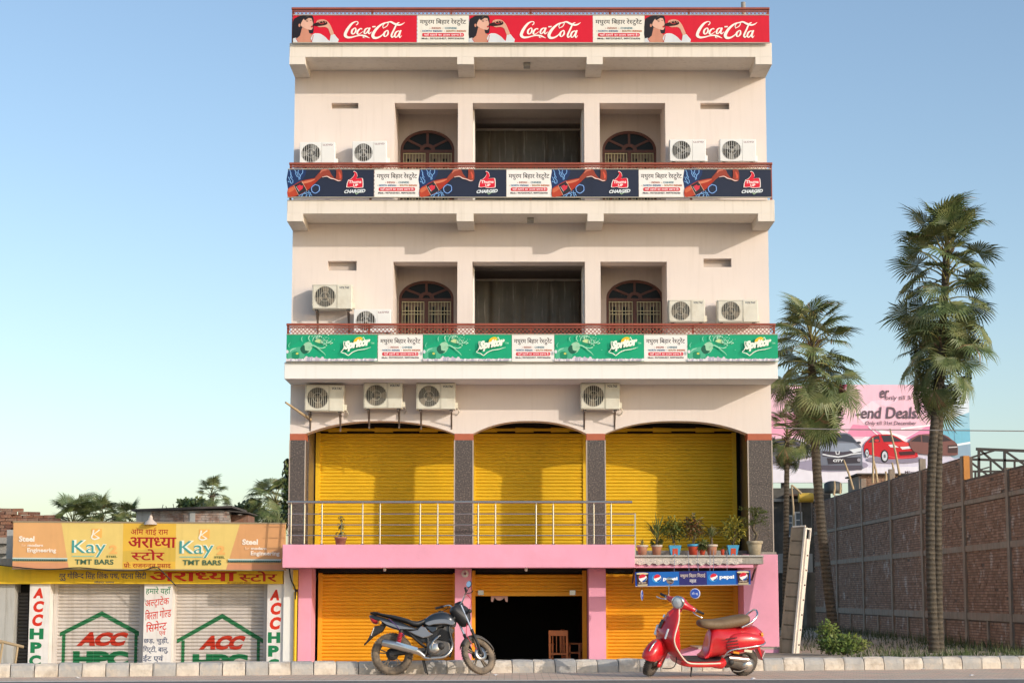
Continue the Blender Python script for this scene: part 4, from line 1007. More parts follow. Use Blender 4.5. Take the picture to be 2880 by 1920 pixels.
for z0, z1 in ((-.02, -.0005), (H + .0005, H + .03)): MB().box(-.01, W + .01, -.01, .17, z0, z1).build('frame_strip', ink('9c8c70'), o, True)
for u in (.2, .5, .8): MB().bar((W * u, .16, H * .3), (W * u, .55, H * .1), .03).build('stay', M_brk, o, True)
# lamp on the sign
p = PZ(1210, 262, 35.3)
t = thing('sign_lamp', 'small metal dish lamp on the top edge of the orange signboard', 'lamp', (p.x, 35.35, p.z))
MB().lathe([(.14, -.02), (.1, .04), (.05, .08), (.04, .13), (.02, .17)], (0, 0, 0), n=18).build('shade', mat('lamp_enamel', (.6, .5, .42), .5), t, True)
MB().tube(cr([(0, 0, .15), (0, .08, .2), (0, .2, .1)], 4), .012, 6).build('arm', M_brk, t, True)
# sagging cable across the fascia
c0 = [PZ(*q, 35.4) for q in ((-60, 590), (180, 618), (400, 632), (640, 618), (900, 640), (1150, 638), (1250, 612), (1310, 650), (1420, 765))]
alone(MB().tube(cr(c0, 5), .012, 5), 'cable', M_blk, 'thin black cable sagging along the yellow store front', 'cable', c0[0])
# bamboo trestle at the left edge
t = thing('bamboo_trestle', 'rough bamboo trestle standing before the grey wall at far left', 'trestle', P(25, 1866, 34.5))
M_bam = MATS['bamboo']
for q in (((-20, 1797), (66, 1818), .03), ((50, 1814), (42, 1868), .025), ((8, 1803), (-2, 1868), .025), ((-20, 1810), (10, 1803), .03)):
    MB().tube([P(*q[0], 34.5), P(*q[1], 34.5)], q[2], 8).build('pole', M_bam, t)
MB().tube([P(50, 1816, 34.5), P(45, 1850, 35.3)], .022, 8).build('pole', M_bam, t)

# ================================================================ BACKGROUND LEFT
M_brick = mat('old_brick', (.25, .115, .07), .9, var=.25, scale=6, island=.25, bump=.6, bscale=40, dirt=(.33, .25, .2), dirtamt=.5, dscale=4)
M_mort = mat('mortar', (.17, .135, .11), .95, var=.2, scale=5)
wl_ = thing('brick_wall', 'rough brick wall with sloping broken top behind the hardware store', 'wall', P(100, 1500, 40))
def brick_mesh(m, l=.235, h=.068, d=.11):
    mb = MB(); mb.box(0, l, 0, d, 0, h); me = mb.mesh(m, name='brick')
    return me
bms = [brick_mesh(mat('old_brick_%d' % i, c, .9, var=.25, scale=8, bump=.6, bscale=40, dirt=(.33, .25, .2), dirtamt=.5, dscale=5)) for i, c in enumerate([(.25, .11, .065), (.3, .14, .085), (.2, .09, .06), (.27, .15, .1)])]
e0, e1, e2 = P(0, 1424, 40), P(27, 1426, 40), P(262, 1468, 40)
zlow = P(0, 1512, 40).z; rr = 0; z = zlow
while z < e0.z:
    x = P(-25, 1424, 40).x - (.12 if rr % 2 else 0)
    while x < e2.x:
        top = e0.z if x < e1.x else e0.z - .04 + (e2.z - e0.z) * (x - e1.x) / (e2.x - e1.x)
        if z + .07 < top + random.uniform(-.02, .03): place('brick', random.choice(bms), wl_, (x + random.uniform(-.006, .006), 40 + random.uniform(-.025, .02) + (.0 if x > e1.x else -.08), z), (0, random.uniform(-.02, .02), random.uniform(-.03, .03)))
        x += .248
    z += .0765; rr += 1
mb = MB(); xs0 = P(-25, 1424, 40).x
mb.prism([(xs0, zlow - 2), (e2.x + .3, zlow - 2), (e2.x + .3, e2.z - .08), (e1.x, e0.z - .16), (xs0, e0.z - .16)], 40.03, 40.1); mb.build('mortar_core', M_mort, wl_)
t = thing('concrete_house', 'grey unfinished concrete ledge and dark opening behind the store at far left', 'building', P(10, 1590, 39)); 
a, b = P(-40, 1535, 39), P(40, 1512, 39); B('ledge', M_conc, t, a.x, b.x, 38.6, 39.4, a.z + .05, b.z); B('ledge', M_conc, t, a.x, b.x - .1, 38.75, 39.4, P(0, 1556, 39).z, a.z + .049); B('wall', M_greyw, t, a.x, b.x, 39.1, 39.4, -.4, P(0, 1556, 39).z - .001)
# brick shed
sx0, sx1 = P(386, 1440, 60).x, P(644, 1430, 60).x; szt, szb = P(500, 1434, 60).z, P(500, 1500, 60).z
t = thing('brick_shed', 'small brick shed with a flat dark roof behind the orange signboard', 'shed', ((sx0 + sx1) / 2, 60, -.3))
mb = MB(); zz = szb; r_ = 0
while zz < szt - .02:
    x = sx0 + (.12 if r_ % 2 else 0)
    while x < sx1 - .1:
        l = min(.235, sx1 - x); mb.box(x, x + l, 60 + random.uniform(-.01, .01), 60.1, zz, zz + .066); x += .25
    zz += .08; r_ += 1
tag(mb.build('brickwork', mat('shed_brick', (.40, .24, .175), .95, var=.3, scale=5, island=.4, dirt=(.55, .48, .42), dirtamt=.9, dscale=3, dlow=.42, dhigh=.6), t), kind='stuff')
B('wall_core', mat('pale_mortar', (.40, .36, .31), .95), t, sx0, sx1, 60.03, 63, -.3, szt); B('render_patch', M_greyw, t, sx0 - .02, sx0 + .5, 59.96, 59.985, szb, szt - .03); B('render_patch', M_greyw, t, P(565, 0, 60).x, P(580, 0, 60).x, 59.96, 59.985, szb, szt - .03)
rf = MB().obox(((sx0 + sx1) / 2, 61.4, szt + .05), ((sx1 - sx0) / 2 + .15, 0, .06), (0, 1.7, 0), (-.0015, 0, .035)); rf.build('roof', mat('dark_roof', (.09, .075, .065), .9, var=.3), t)
lx0, lx1 = P(646, 1445, 60.5).x, P(698, 1445, 60.5).x
B('lean_to_wall', M_brick, t, lx0, lx1, 60.5, 62, -.3, P(0, 1447, 60.5).z); MB().obox(((lx0 + lx1) / 2, 61, P(0, 1440, 60.5).z), ((lx1 - lx0) / 2 + .1, 0, -.04), (0, 1, 0), (.002, 0, .02)).build('lean_to_roof', MATS['dark_roof'], t)
for q, tp in ((455, 1418), (470, 1422), (490, 1416), (497, 1424)): 
    a = P(q, 1432, 60.4); MB().tube([a, P(q + random.uniform(-6, 6), tp, 60.4)], .012, 4).build('rebar', M_rust, t)
# ================================================================ BRICK WALL ON THE RIGHT
WX = 10.75; wy0, wy1 = 35.2, 61.5
M_rb = [mat('wall_brick_%d' % i, c, .92, var=.25, scale=5, bump=.5, bscale=40, dirt=(.55, .5, .47), dirtamt=.8, dscale=2.2, dlow=.56, dhigh=.7, island=.16) for i, c in enumerate([(.29, .175, .122), (.265, .155, .107), (.315, .195, .14)])]
RW = thing('brick_wall', 'long red brick boundary wall with grey concrete posts at right', 'wall', (WX, 48, -.2))
zA, zS = 4.45, 3.9                                   # top of the far part, of the near part
ystep = P(2716, 1300, 41).y * 0 + 41.0
PY = [57.3, 53.0, 49.0, 45.3, 41.1, 37.4]           # main posts along the wall
BZ = [(.61, .78), (2.2, 2.34), (3.3, 3.4)]       # concrete bands
BL, BH = .24, .063
proto = [MB().box(0, .1, 0, BL - .01, 0, BH - .013).mesh(m, name='brick') for m in M_rb]
rest = MB(); cand = []
z = -.3; r_ = 0; rnd = random.Random(4)
while z < zA:
    y = wy0 - (BL / 2 if r_ % 2 else 0)
    while y < wy1:
        top = zA if y > ystep else zS
        if z + BH <= top + .01 and not any(a - .01 < z + BH / 2 < b + .01 for a, b in BZ) and not (z > 4.0 and rnd.random() < .004):
            if rnd.random() > .006: cand.append((y, z))
        y += BL
    z += BH; r_ += 1
vis = [c for c in cand if c[0] > 36.25 and c[1] > -.1]; vis.sort(key=lambda c: c[0]); near = set(vis[:300])
for y, z in cand:
    dx = rnd.uniform(-.006, .006)
    if (y, z) in near: place('brick', proto[rnd.randrange(3)], RW, (WX + dx, y, z))
    else:
        rest.mi = rnd.randrange(3); rest.box(WX + dx, WX + .1, y, y + BL - .01, z, z + BH - .013)
tag(rest.build('brickwork', M_rb, RW), kind='stuff')
mb = MB(); mb.box(WX + .012, WX + .2, wy0, ystep, -.3, zS); mb.box(WX + .012, WX + .2, ystep, wy1, -.3, zA); mb.build('mortar_core', mat('grey_mortar', (.13, .1, .085), .95, var=.2), RW)
M_post = mat('grey_cement', (.29, .245, .2), .9, var=.25, scale=4, bump=.4, bscale=30, streak=.3, dirt=(.3, .19, .14), dirtamt=.6, dscale=2.5)
for a, b in BZ: B('concrete_band', M_post, RW, WX - .03, WX + .1, wy0, wy1, a, b)
for y in PY: B('concrete_post', M_post, RW, WX - .05, WX + .1, y - .09, y + .09, -.3, (zA if y > ystep else zS) + (.28 if 44 < y < 54 else .02))
for i in range(len(PY) - 1): y = (PY[i] + PY[i + 1]) / 2; B('low_post', M_post, RW, WX - .045, WX + .1, y - .06, y + .06, -.3, .6)
B('low_post', M_post, RW, WX - .045, WX + .1, 59.2, 59.3, -.3, .6)
B('end_post', mat('orange_brick', (.5, .22, .06), .9, var=.2), RW, WX - .02, WX + .12, ystep - .04, ystep + .12, zS, zA + .02)
# dark grubby building closing the gap
t = thing('old_house', 'dark stained old house with two pale windows between palm trunk and restaurant', 'house', (10.2, 63, -.3))
M_soot = mat('sooty_plaster', (.075, .07, .062), .95, var=.4, scale=1.2, streak=.4, dirt=(.2, .18, .15), dirtamt=.6, dscale=.9)
hz = P(0, 1372, 63).z; xa, xb = P(2176, 1500, 63).x, P(2300, 1500, 63).x
B('wall', M_soot, t, xa, xb + .5, 63, 68, -.3, hz); B('roof_edge', M_conc, t, xa - .1, xb, 62.8, 63, hz - .5, hz - .4)
for q in ((2211, 1452, 2228, 1505), (2240, 1442, 2252, 1500)):
    a, b = P(q[0], q[3], 62.9), P(q[2], q[1], 62.9); wv = part('window', t, Vector((a.x, 62.95, a.z)) - origin(t))
    B('pane', mat('pale_pane', (.16, .2, .23), .3), wv, a.x, b.x, 62.96, 62.98, a.z, b.z)
    f = MB(); f.box(a.x - .05, a.x, 62.9, 62.99, a.z, b.z); f.box(b.x, b.x + .05, 62.9, 62.99, a.z, b.z); f.box(a.x - .05, b.x + .05, 62.895, 62.99, b.z, b.z + .05); f.box(a.x - .05, b.x + .05, 62.895, 62.99, a.z - .05, a.z); f.box(a.x, b.x, 62.9, 62.955, (a.z + b.z) / 2 + .1, (a.z + b.z) / 2 + .14); f.build('frame', M_white, wv)
a, b = P(2190, 1610, 62.6), P(2285, 1556, 62.6); B('light_panel', M_greyw, t, a.x, b.x, 62.6, 62.65, a.z, b.z); B('base_wall', mat('muddy_wall', (.2, .17, .13), .95, var=.3, streak=.3), t, P(2235, 0, 62).x, P(2282, 0, 62).x, 62, 62.9, -.3, P(0, 1608, 62).z)
a, b = P(2205, 1395, 62.7), P(2290, 1372, 62.7); B('awning', mat('rusty_sheet', (.13, .07, .045), .9, var=.4), t, a.x, b.x, 62.3, 62.99, a.z, a.z + .06)
# brick stub and tanks over the wall
t = thing('brick_stair_head', 'brick stair head with dark roof edge rising behind the boundary wall', 'building', P(2430, 1420, 60)); xa, xb = P(2385, 0, 60).x, P(2490, 0, 60).x
mb = MB(); z = 3.5
while z < P(0, 1335, 60).z:
    x = xa + rnd.uniform(0, .1)
    while x < xb: mb.box(x, min(xb, x + .23), 60, 60.1, z, z + .07); x += .245
    z += .082
tag(mb.build('brickwork', M_rb[0], t), kind='stuff'); B('wall_core', M_post, t, xa, xb, 60.02, 62, 0, P(0, 1337, 60).z); B('roof_edge', MATS['dark_roof'], t, xa - .1, xb + .5, 59.8, 62, P(0, 1335, 60).z, P(0, 1331, 60).z)
p = P(2343, 1386, 60); alone(MB().lathe([(0, 0), (.3, 0), (.31, .1), (.31, .32), (.24, .38), (.1, .42), (0, .42)], p, n=18), 'water_tank', mat('tank_black', (.05, .055, .055), .6), 'small dark water tank behind the boundary wall', 'tank', p)
p = P(2267, 1412, 61.8); t = thing('water_barrel', 'yellow barrel on thin posts at the far end of the brick wall', 'barrel', p)
MB().tube([p + Vector((-.25, 0, .17)), p + Vector((.25, 0, .17))], [.17, .17], 14).build('drum', mat('yellow_plastic', (.62, .4, .05), .6), t); MB().tube([p + Vector((-.26, 0, .17)), p + Vector((-.25, 0, .17))], .18, 14).build('rim', mat('yellow_plastic', (.62, .4, .05), .6), t)
for dx in (-.2, .2): MB().tube([p + Vector((dx, 0, .01)), p + Vector((dx, 0, -1.2))], .03, 6).build('post', M_post, t)
# bamboo poles
for i, (q, lb) in enumerate(((((2226, 1363), (2233, 1488)), 'thin upright bamboo pole before the dark old house'), (((2226, 1363), (2254, 1388)), 'short slanting bamboo pole near the yellow barrel'), (((2373, 1293), (2400, 1376)), 'leaning bamboo pole below the grey car picture'), (((2454, 1230), (2455, 1358)), 'upright bamboo pole crossing the red car picture, left of the pair'), (((2456, 1290), (2468, 1356)), 'short bamboo pole crossing behind the upright one at the red car picture'), (((2503, 1205), (2530, 1335)), 'long leaning bamboo pole across the red car picture'), (((2509, 1300), (2514, 1340)), 'short bamboo stub just left of the long leaning pole'), (((2347, 1352), (2345, 1392)), 'short bamboo stub beside the dark water tank'), (((2363, 1358), (2362, 1388)), 'short bamboo stub right of the dark water tank'), (((2491, 1325), (2491, 1352)), 'tiny bamboo stub on the wall below the billboard'))):
    a, b = P(*q[0], 58), P(*q[1], 58); alone(MB().tube([a, (a + b) / 2 + Vector((.02, 0, 0)), b], [.028, .036, .042], 6), 'bamboo_pole', M_bam, lb, 'pole', b, 'bamboo poles behind the boundary wall')
# steel truss frame behind the near wall
t = thing('steel_truss', 'black steel roof truss frame rising behind the brick wall at right edge', 'truss', (12.3, 44, -.2))
M_tr = mat('black_steel', (.035, .03, .028), .7, var=.2)
def T(x, y): return P(2480 + x / 4.9, 1060 + y / 4.9, 44)
for q in (((1300, 990), (2300, 1030), .07), ((1338, 990), (1338, 1500), .06), ((1692, 1010), (1692, 1500), .06), ((1170, 1130), (2300, 1165), .06), ((1350, 1000), (1700, 1300), .05), ((1700, 1020), (2150, 1330), .05), ((1175, 1125), (1550, 1010), .05), ((1178, 1130), (1178, 1500), .06), ((1180, 1135), (1470, 1360), .045), ((1180, 1298), (2300, 1298), .05), ((1290, 1290), (1290, 1500), .045), ((1500, 1140), (1500, 1500), .045), ((1500, 1345), (1700, 1300), .035), ((1340, 1280), (1480, 1240), .035), ((1830, 1150), (1832, 1480), .045), ((2000, 1030), (2000, 1480), .06)):
    MB().bar(T(*q[0]), T(*q[1]), q[2]).build('truss_bar', M_tr, t)
for x in (12.0, 13.0): MB().bar((x, 44, -.2), (x, 44, 4.0), .1).build('column', M_tr, t)
# ================================================================ BILLBOARD
def Z3(x, y): return (2150 + x / 3.222, 1060 + y / 3.222)
a, b = P(*Z3(-60, 955), 75), P(*Z3(1848, 70), 75); W, H = b.x - a.x, b.z - a.z
o = thing('billboard', 'large pink and white car sale billboard far behind the palm trunks', 'billboard', (a.x, 75, a.z))
MB().box(0, W, 0, .25, 0, H).build('board', ink('e9e4ec'), o, True)
for x in (1.2, W / 2, W - 1.2): MB().bar((x, .4, -a.z - .3), (x, .4, H), .25).build('leg', M_tr, o, True)
A = Art((-60, 70, 1848, 955), W, H, step=.002)
A.rect('sky_field', -60, 70, 1848, 955, 'efe6ee')
pk = 'pink_field'
A.poly(pk, [(-60, 70), (1500, 70), (1560, 230), (1500, 430), (1280, 540), (1010, 470), (880, 560), (-60, 560)], 'f2c3d4')
A.poly(pk, [(730, 540), (800, 430), (930, 440), (1100, 540)], 'ea92b2'); A.poly(pk, [(-60, 330), (470, 330), (560, 520), (-60, 540)], 'eda3bd'); A.poly(pk, [(950, 220), (1280, 180), (1100, 270)], 'f8cfe0'); A.poly(pk, [(1270, 560), (1490, 430), (1540, 500), (1330, 560)], 'e993b8'); A.poly(pk, [(820, 330), (980, 215), (1050, 260), (900, 430)], 'f9dbe8'); A.poly(pk, [(560, 70), (760, 70), (660, 200)], 'e6688f')
A.poly('white_beam', [(1010, 470), (1280, 540), (1240, 600), (1140, 600)], 'fbf6f8'); A.stroke('white_beam', [(1230, 470), (1500, 438)], 14, 'fdfbfc', 0); A.stroke('white_beam', [(940, 450), (1060, 560)], 10, 'fbeef4', 0)
A.poly('blue_field', [(1560, 300), (1848, 240), (1848, 620), (1560, 660)], '9cc9dc'); A.poly('blue_field', [(1560, 480), (1848, 470), (1848, 600), (1560, 640)], '79bcd4'); A.poly('blue_field', [(1560, 70), (1848, 70), (1848, 320), (1560, 420)], 'd9e4ee')
A.stroke('blue_field', [(1730, 615), (1848, 595)], 18, 'f4f8fa', 0); A.stroke('blue_field', [(1700, 415), (1830, 418)], 5, '6f9cb4', 0); A.stroke('blue_field', [(1702, 360), (1710, 590)], 5, '6f9cb4', 0)
A.poly('floor_field', [(-60, 600), (900, 640), (1848, 620), (1848, 955), (-60, 955)], 'd3cee0'); A.poly('floor_field', [(1560, 640), (1848, 612), (1848, 720), (1700, 740)], '8fa9bd'); A.poly('floor_field', [(-60, 840), (1848, 800), (1848, 955), (-60, 955)], 'e4e0ea')
tx = '64545c'
A.text('headline', '-end Deals.', (835, 272, 1405, 378), tx, .015, .12); A.text('date_line', 'Only till 31st December', (910, 400, 1370, 446), '5b4a52', .006, .12); A.text('year_line', 'er', (1050, 120, 1130, 190), tx, .012, .12); A.text('subline', 'only till 3', (1095, 168, 1320, 220), '5b4a52', .006, .12); A.text('footline', 'Mileage', (1255, 850, 1380, 880), tx, .01)
def wheel(p, x, y, rx, ry): A.ell(p, x, y, rx, ry, '1f1d22', n=16); A.ell(p, x, y, rx * .72, ry * .76, 'c9ced6', n=14); A.ell(p, x, y, rx * .3, ry * .3, '6a6c74', n=10)
c = 'grey_car_print'
A.ell(c, 600, 800, 330, 60, '9a93a8'); A.poly(c, [(455, 620), (500, 590), (540, 520), (600, 508), (740, 508), (790, 540), (840, 600), (872, 640), (875, 800), (860, 840), (560, 850), (470, 800)], '6f7482', 2)
A.poly(c, [(545, 585), (580, 525), (740, 518), (790, 545), (830, 600), (700, 582)], '3b4250'); A.poly(c, [(470, 640), (560, 600), (800, 600), (865, 655), (700, 680), (520, 680)], '8e97a8'); A.poly(c, [(520, 670), (700, 680), (860, 665), (850, 700), (700, 735), (520, 720)], '4a4450'); A.stroke(c, [(520, 700), (660, 725), (780, 700), (870, 690)], 12, 'd8dce2', 2); A.poly(c, [(560, 735), (860, 725), (855, 780), (570, 790)], '3a363f'); A.text(c, 'CITY', (615, 745, 706, 770), 'eceef0', .04, .2); A.stroke(c, [(640, 672), (645, 700), (668, 700), (672, 672)], 8, 'e6e8ec', 0); A.rect(c, 500, 800, 870, 842, '55505c'); A.ell(c, 848, 595, 20, 11, '3a3c44'); A.ell(c, 845, 752, 16, 16, '9a98a2'); A.poly(c, [(760, 660), (868, 640), (868, 672), (800, 690)], 'dfe4ea')
c = 'red_car_print'
A.ell(c, 1170, 748, 260, 36, '8b8496'); A.poly(c, [(892, 640), (905, 600), (950, 560), (985, 530), (1060, 522), (1150, 525), (1220, 560), (1260, 588), (1340, 605), (1368, 640), (1370, 700), (1350, 735), (1120, 745), (1080, 740), (930, 700), (895, 690)], 'c8202c', 2)
A.poly(c, [(930, 595), (960, 562), (995, 538), (1030, 532), (1040, 590)], '453c46'); A.poly(c, [(1048, 532), (1140, 530), (1200, 560), (1240, 585), (1070, 590)], '3c3740'); A.poly(c, [(1080, 600), (1260, 592), (1345, 612), (1210, 630)], 'dd4648'); A.poly(c, [(1110, 615), (1160, 612), (1205, 640), (1130, 638)], 'e8e4e8'); A.poly(c, [(1215, 635), (1340, 625), (1350, 645), (1235, 658)], 'e8e6ea'); A.poly(c, [(1200, 680), (1350, 670), (1345, 705), (1215, 712)], '4a2228'); A.stroke(c, [(1090, 715), (1200, 735), (1350, 720)], 8, 'e0565a', 2); A.ell(c, 1008, 577, 22, 12, 'd03038'); wheel(c, 1075, 718, 34, 58); wheel(c, 918, 690, 20, 40)
c = 'brown_car_print'
A.poly(c, [(1295, 590), (1360, 535), (1420, 520), (1600, 520), (1680, 570), (1725, 610), (1730, 690), (1700, 712), (1480, 705), (1340, 680)], '7d5550', 2); A.poly(c, [(1310, 585), (1365, 545), (1400, 528), (1405, 590)], '3c3236'); A.poly(c, [(1412, 528), (1470, 535), (1520, 600), (1415, 592)], '43383c'); A.poly(c, [(1480, 530), (1600, 528), (1680, 580), (1560, 590)], '3c3236'); A.poly(c, [(1640, 620), (1725, 615), (1725, 690), (1640, 690)], '4a3636'); A.stroke(c, [(1650, 640), (1725, 635)], 10, 'cfc8ca', 0); wheel(c, 1500, 680, 26, 44)
c = 'dark_car_print'
A.poly(c, [(20, 600), (120, 560), (280, 565), (400, 620), (440, 680), (420, 720), (200, 765), (20, 770)], '6a6672', 2); A.poly(c, [(60, 610), (130, 575), (260, 580), (330, 625)], '3a3a44'); wheel(c, 405, 690, 22, 40); A.stroke(c, [(250, 720), (380, 700)], 8, 'b8b4c0', 0)
A.build(o)
# cable across the sky
ca = [P(*q, 34.2) for q in ((2175, 1203), (2350, 1207), (2600, 1209), (2790, 1211), (3100, 1214))]
alone(MB().tube(ca, .011, 5), 'cable', mat('grey_cable', (.22, .2, .19), .7), 'single grey cable running level across the palm trunks at right', 'cable', ca[0])
# leaning shuttering form
t = thing('shuttering_form', 'tall narrow wooden shuttering box leaning beside the pink pillar', 'shuttering', (5.52, 34.9, .02)); t.rotation_euler = (Matrix.Rotation(R(7.3), 4, 'Y') @ Matrix.Rotation(R(-4), 4, 'X') @ Matrix.Rotation(R(-36), 4, 'Z')).to_euler()
M_ply = mat('weathered_ply', (.29, .22, .155), .9, var=.3, scale=6, streak=.4, dirt=(.27, .2, .14), dirtamt=.6, dscale=6); M_tim = mat('pale_timber', (.78, .68, .58), .85, var=.12, scale=6, streak=.2)
LH = 2.55; n = 9
for i in range(n): MB().box(-.17, .085, -.012, .012, LH * i / n + .014, LH * (i + 1) / n - .014).build('panel', M_ply, t, True)
for i in range(n + 1): MB().box(-.16, .084, .014, .075, max(0, LH * i / n - .02), LH * i / n + .02).build('batten', M_ply, t, True)
MB().box(.088, .125, -.02, .05, 0, LH).build('rail', M_tim, t, True); MB().box(.126, .16, .03, .17, 0, LH - .22).build('side_board', M_tim, t, True); MB().box(-.2, -.172, -.015, .05, 0, LH).build('rail', M_ply, t, True)
MB().bar((.14, .17, LH - .25), (.14, .17, LH + .02), .035).bar((.11, .02, LH - .01), (.14, .17, LH - .01), .03).bar((-.17, .0, LH + .005), (.11, 0, LH + .03), .03).build('top_frame', M_tim, t, True)
for i in range(7): MB().lathe([(.02, 0), (.012, .02), (0, .02)], (.162, .1, .2 + i * .3), (1, 0, 0), 6).build('bolt', M_rust, t, True)

# ================================================================ PALMS
def leaf_mat(name, c1, c2):
    m = mat(name, c1, .5, var=.25, scale=2.5, dirt=c2, dirtamt=.75, dscale=2.4, dlow=.45, dhigh=.62, spec=.35)
    b = m.node_tree.nodes['Principled BSDF']; b.inputs['Subsurface Weight'].default_value = 0
    return m
M_pal = leaf_mat('palm_leaf', (.10, .14, .048), (.23, .235, .095)); M_pdry = mat('dry_palm_leaf', (.26, .18, .09), .8, var=.3, scale=4)
M_pet = mat('palm_stalk', (.22, .2, .06), .6, var=.2)
def fan_leaf(seed, p=1.1, Rf=.8, n=30, span=250, bend=.35, droop=.2, dry=0.):
    """fan leaf: stalk along +x, blades radiating from its end, the fan bent down"""
    r = random.Random(seed); mb = MB()
    pts = [Vector((p * k / 5, 0, .1 * math.sin(k / 5 * math.pi) * p)) for k in range(6)]
    mb.mi = 1; mb.tube(pts, [.028, .024, .02, .018, .015, .012], 5, False)
    M = Matrix.Translation((p - .02, 0, 0)) @ Matrix.Rotation(bend, 4, 'Y')
    da = R(span) / n / 2
    for i in range(n):
        a = -R(span) / 2 + R(span) * (i + .5) / n; L_ = Rf * r.uniform(.82, 1.08) * (1 - .25 * abs(a) / R(span / 2)); r1 = L_ * r.uniform(.5, .64)
        cup = .12 * (a / R(span / 2)) ** 2
        def q(rad, ang, z): return M @ Vector((rad * math.cos(ang), rad * math.sin(ang), z - droop * (rad / Rf) ** 2.2 * Rf + cup * rad))
        fold = r1 * da * .75; w_ = da * .93
        tip = q(L_, a + r.uniform(-.03, .03), -r.uniform(0, .22) * L_)
        m2 = (r1 + L_) / 2
        v = [q(.0, a, 0), q(r1, a - w_, 0), q(r1, a, fold), q(r1, a + w_, 0), q(m2, a - w_ * .5, -.02), q(m2, a + w_ * .5, -.02), tip]
        mb.mi = 2 if r.random() < dry else 0
        mb.add(v, [(0, 1, 2), (0, 2, 3), (1, 4, 5, 3), (4, 6, 5)])
    return mb.mesh([M_pal, M_pet, M_pdry], name='leaf')
LV = [fan_leaf(1, .85), fan_leaf(2, .95, .85, 34, 230, .55, .3), fan_leaf(3, .8, .75, 32, 240, .9, .35, .05), fan_leaf(4, 1.0, .8, 32, 220, .2, .12), fan_leaf(5, .85, .8, 30, 210, 1.15, .4, .12), fan_leaf(6, .9, .82, 32, 250, .6, .25, .03)]
M_trunk = mat('palm_bark', (.095, .076, .054), .9, var=.35, scale=6, bump=1, bscale=22, streak=.3)
def ring_bark():
    t_ = M_trunk.node_tree; N, L = t_.nodes, t_.links; b = N['Principled BSDF']
    g = N.new('ShaderNodeNewGeometry'); wv = N.new('ShaderNodeTexWave'); wv.bands_direction = 'Z'; wv.inputs['Scale'].default_value = 3.2; wv.inputs['Distortion'].default_value = 2.2; wv.inputs['Detail'].default_value = 3
    L.new(g.outputs['Position'], wv.inputs['Vector'])
    old = b.inputs['Normal'].links[0].from_socket; bp = N.new('ShaderNodeBump'); bp.inputs['Strength'].default_value = .7; bp.inputs['Distance'].default_value = .03
    L.new(wv.outputs['Fac'], bp.inputs['Height']); L.new(old, bp.inputs['Normal']); L.new(bp.outputs[0], b.inputs['Normal'])
    src = b.inputs['Base Color'].links[0].from_socket; mx = N.new('ShaderNodeMixRGB'); mx.blend_type = 'MULTIPLY'; mx.inputs[0].default_value = .6
    rp = N.new('ShaderNodeMapRange'); rp.inputs[3].default_value = .55; rp.inputs[4].default_value = 1.25; L.new(wv.outputs['Fac'], rp.inputs[0]); L.new(src, mx.inputs[1]); L.new(rp.outputs[0], mx.inputs[2]); L.new(mx.outputs[0], b.inputs['Base Color'])
ring_bark()
def palm(name, base, top, r0, r1, nl, sc, label, seed, lo=-65, hi=80, bendx=.0, squash=1.):
    r = random.Random(seed); base, top = Vector(base), Vector(top)
    t = thing(name, label, 'palm tree', base)
    pts = []; rad = []; N_ = 46
    for k in range(N_ + 1):
        u = k / N_; c = base.lerp(top, u) + Vector((bendx * math.sin(u * math.pi), 0, 0))
        pts.append(c); rad.append((r0 + (r1 - r0) * u) * (1 + .22 * max(0, 1 - u * 12)) * (1 + (.05 if k % 2 else -.03)))
    MB().tube(pts, rad, 12).build('trunk', M_trunk, t)
    bt = MB()
    for k in range(14):
        a = r.uniform(0, 6.28); zt = top - (top - base).normalized() * r.uniform(0, .35 * sc)
        d = Vector((math.cos(a), math.sin(a), .8)); bt.bar(zt + d * r1 * .6, zt + d * (r1 + .16 * sc), .05 * sc, .02)
    bt.build('leaf_base', mat('leaf_boot', (.16, .1, .06), .9, var=.3), t)
    ax = (top - base).normalized()
    for i in range(nl):
        u = (i + .5) / nl; el = R(hi + (lo - hi) * u ** .9 + r.uniform(-14, 14)); az = i * 2.39996 + r.uniform(-.4, .4)
        kk = r.choice([0, 3, 5] if el > R(15) else [0, 1, 5, 3] if el > R(-20) else [1, 2, 4])
        s_ = sc * r.uniform(.8, 1.12)
        M = Matrix.Rotation(az, 4, 'Z') @ Matrix.Rotation(-el, 4, 'Y') @ Matrix.Rotation(r.uniform(-.7, .7), 4, 'X')
        place('leaf', LV[kk], t, top + ax * (.2 * sc - squash * u), M.to_euler(), (s_, s_, s_))
    return t
G = lambda px_, Y: P(px_, 1674, Y).x
palm('palm_tree', (G(2349, 41), 41, -.1), P(2282, 962, 41), .125, .095, 64, .84, 'medium fan palm nearest the restaurant with its crown before the billboard', 11, -62, 80, -.12, 1.5)
palm('palm_tree', (G(2624, 35), 35, -.05), P(2650, 965, 35), .10, .085, 34, .72, 'front one of the twin fan palms, with the lower crown', 12, -60, 45, -.16, .9)
palm('palm_tree', (G(2634, 35.4), 35.35, -.05), P(2664, 702, 35.4), .10, .08, 74, .78, 'tallest fan palm, rear one of the twin trunks', 13, -45, 88, -.1, 1.9)
palm('palm_tree', (G(2205, 46), 46, -.1), P(2214, 1228, 46), .09, .065, 26, .55, 'small slim fan palm close to the restaurant corner', 14, -75, 80, 0, .4)
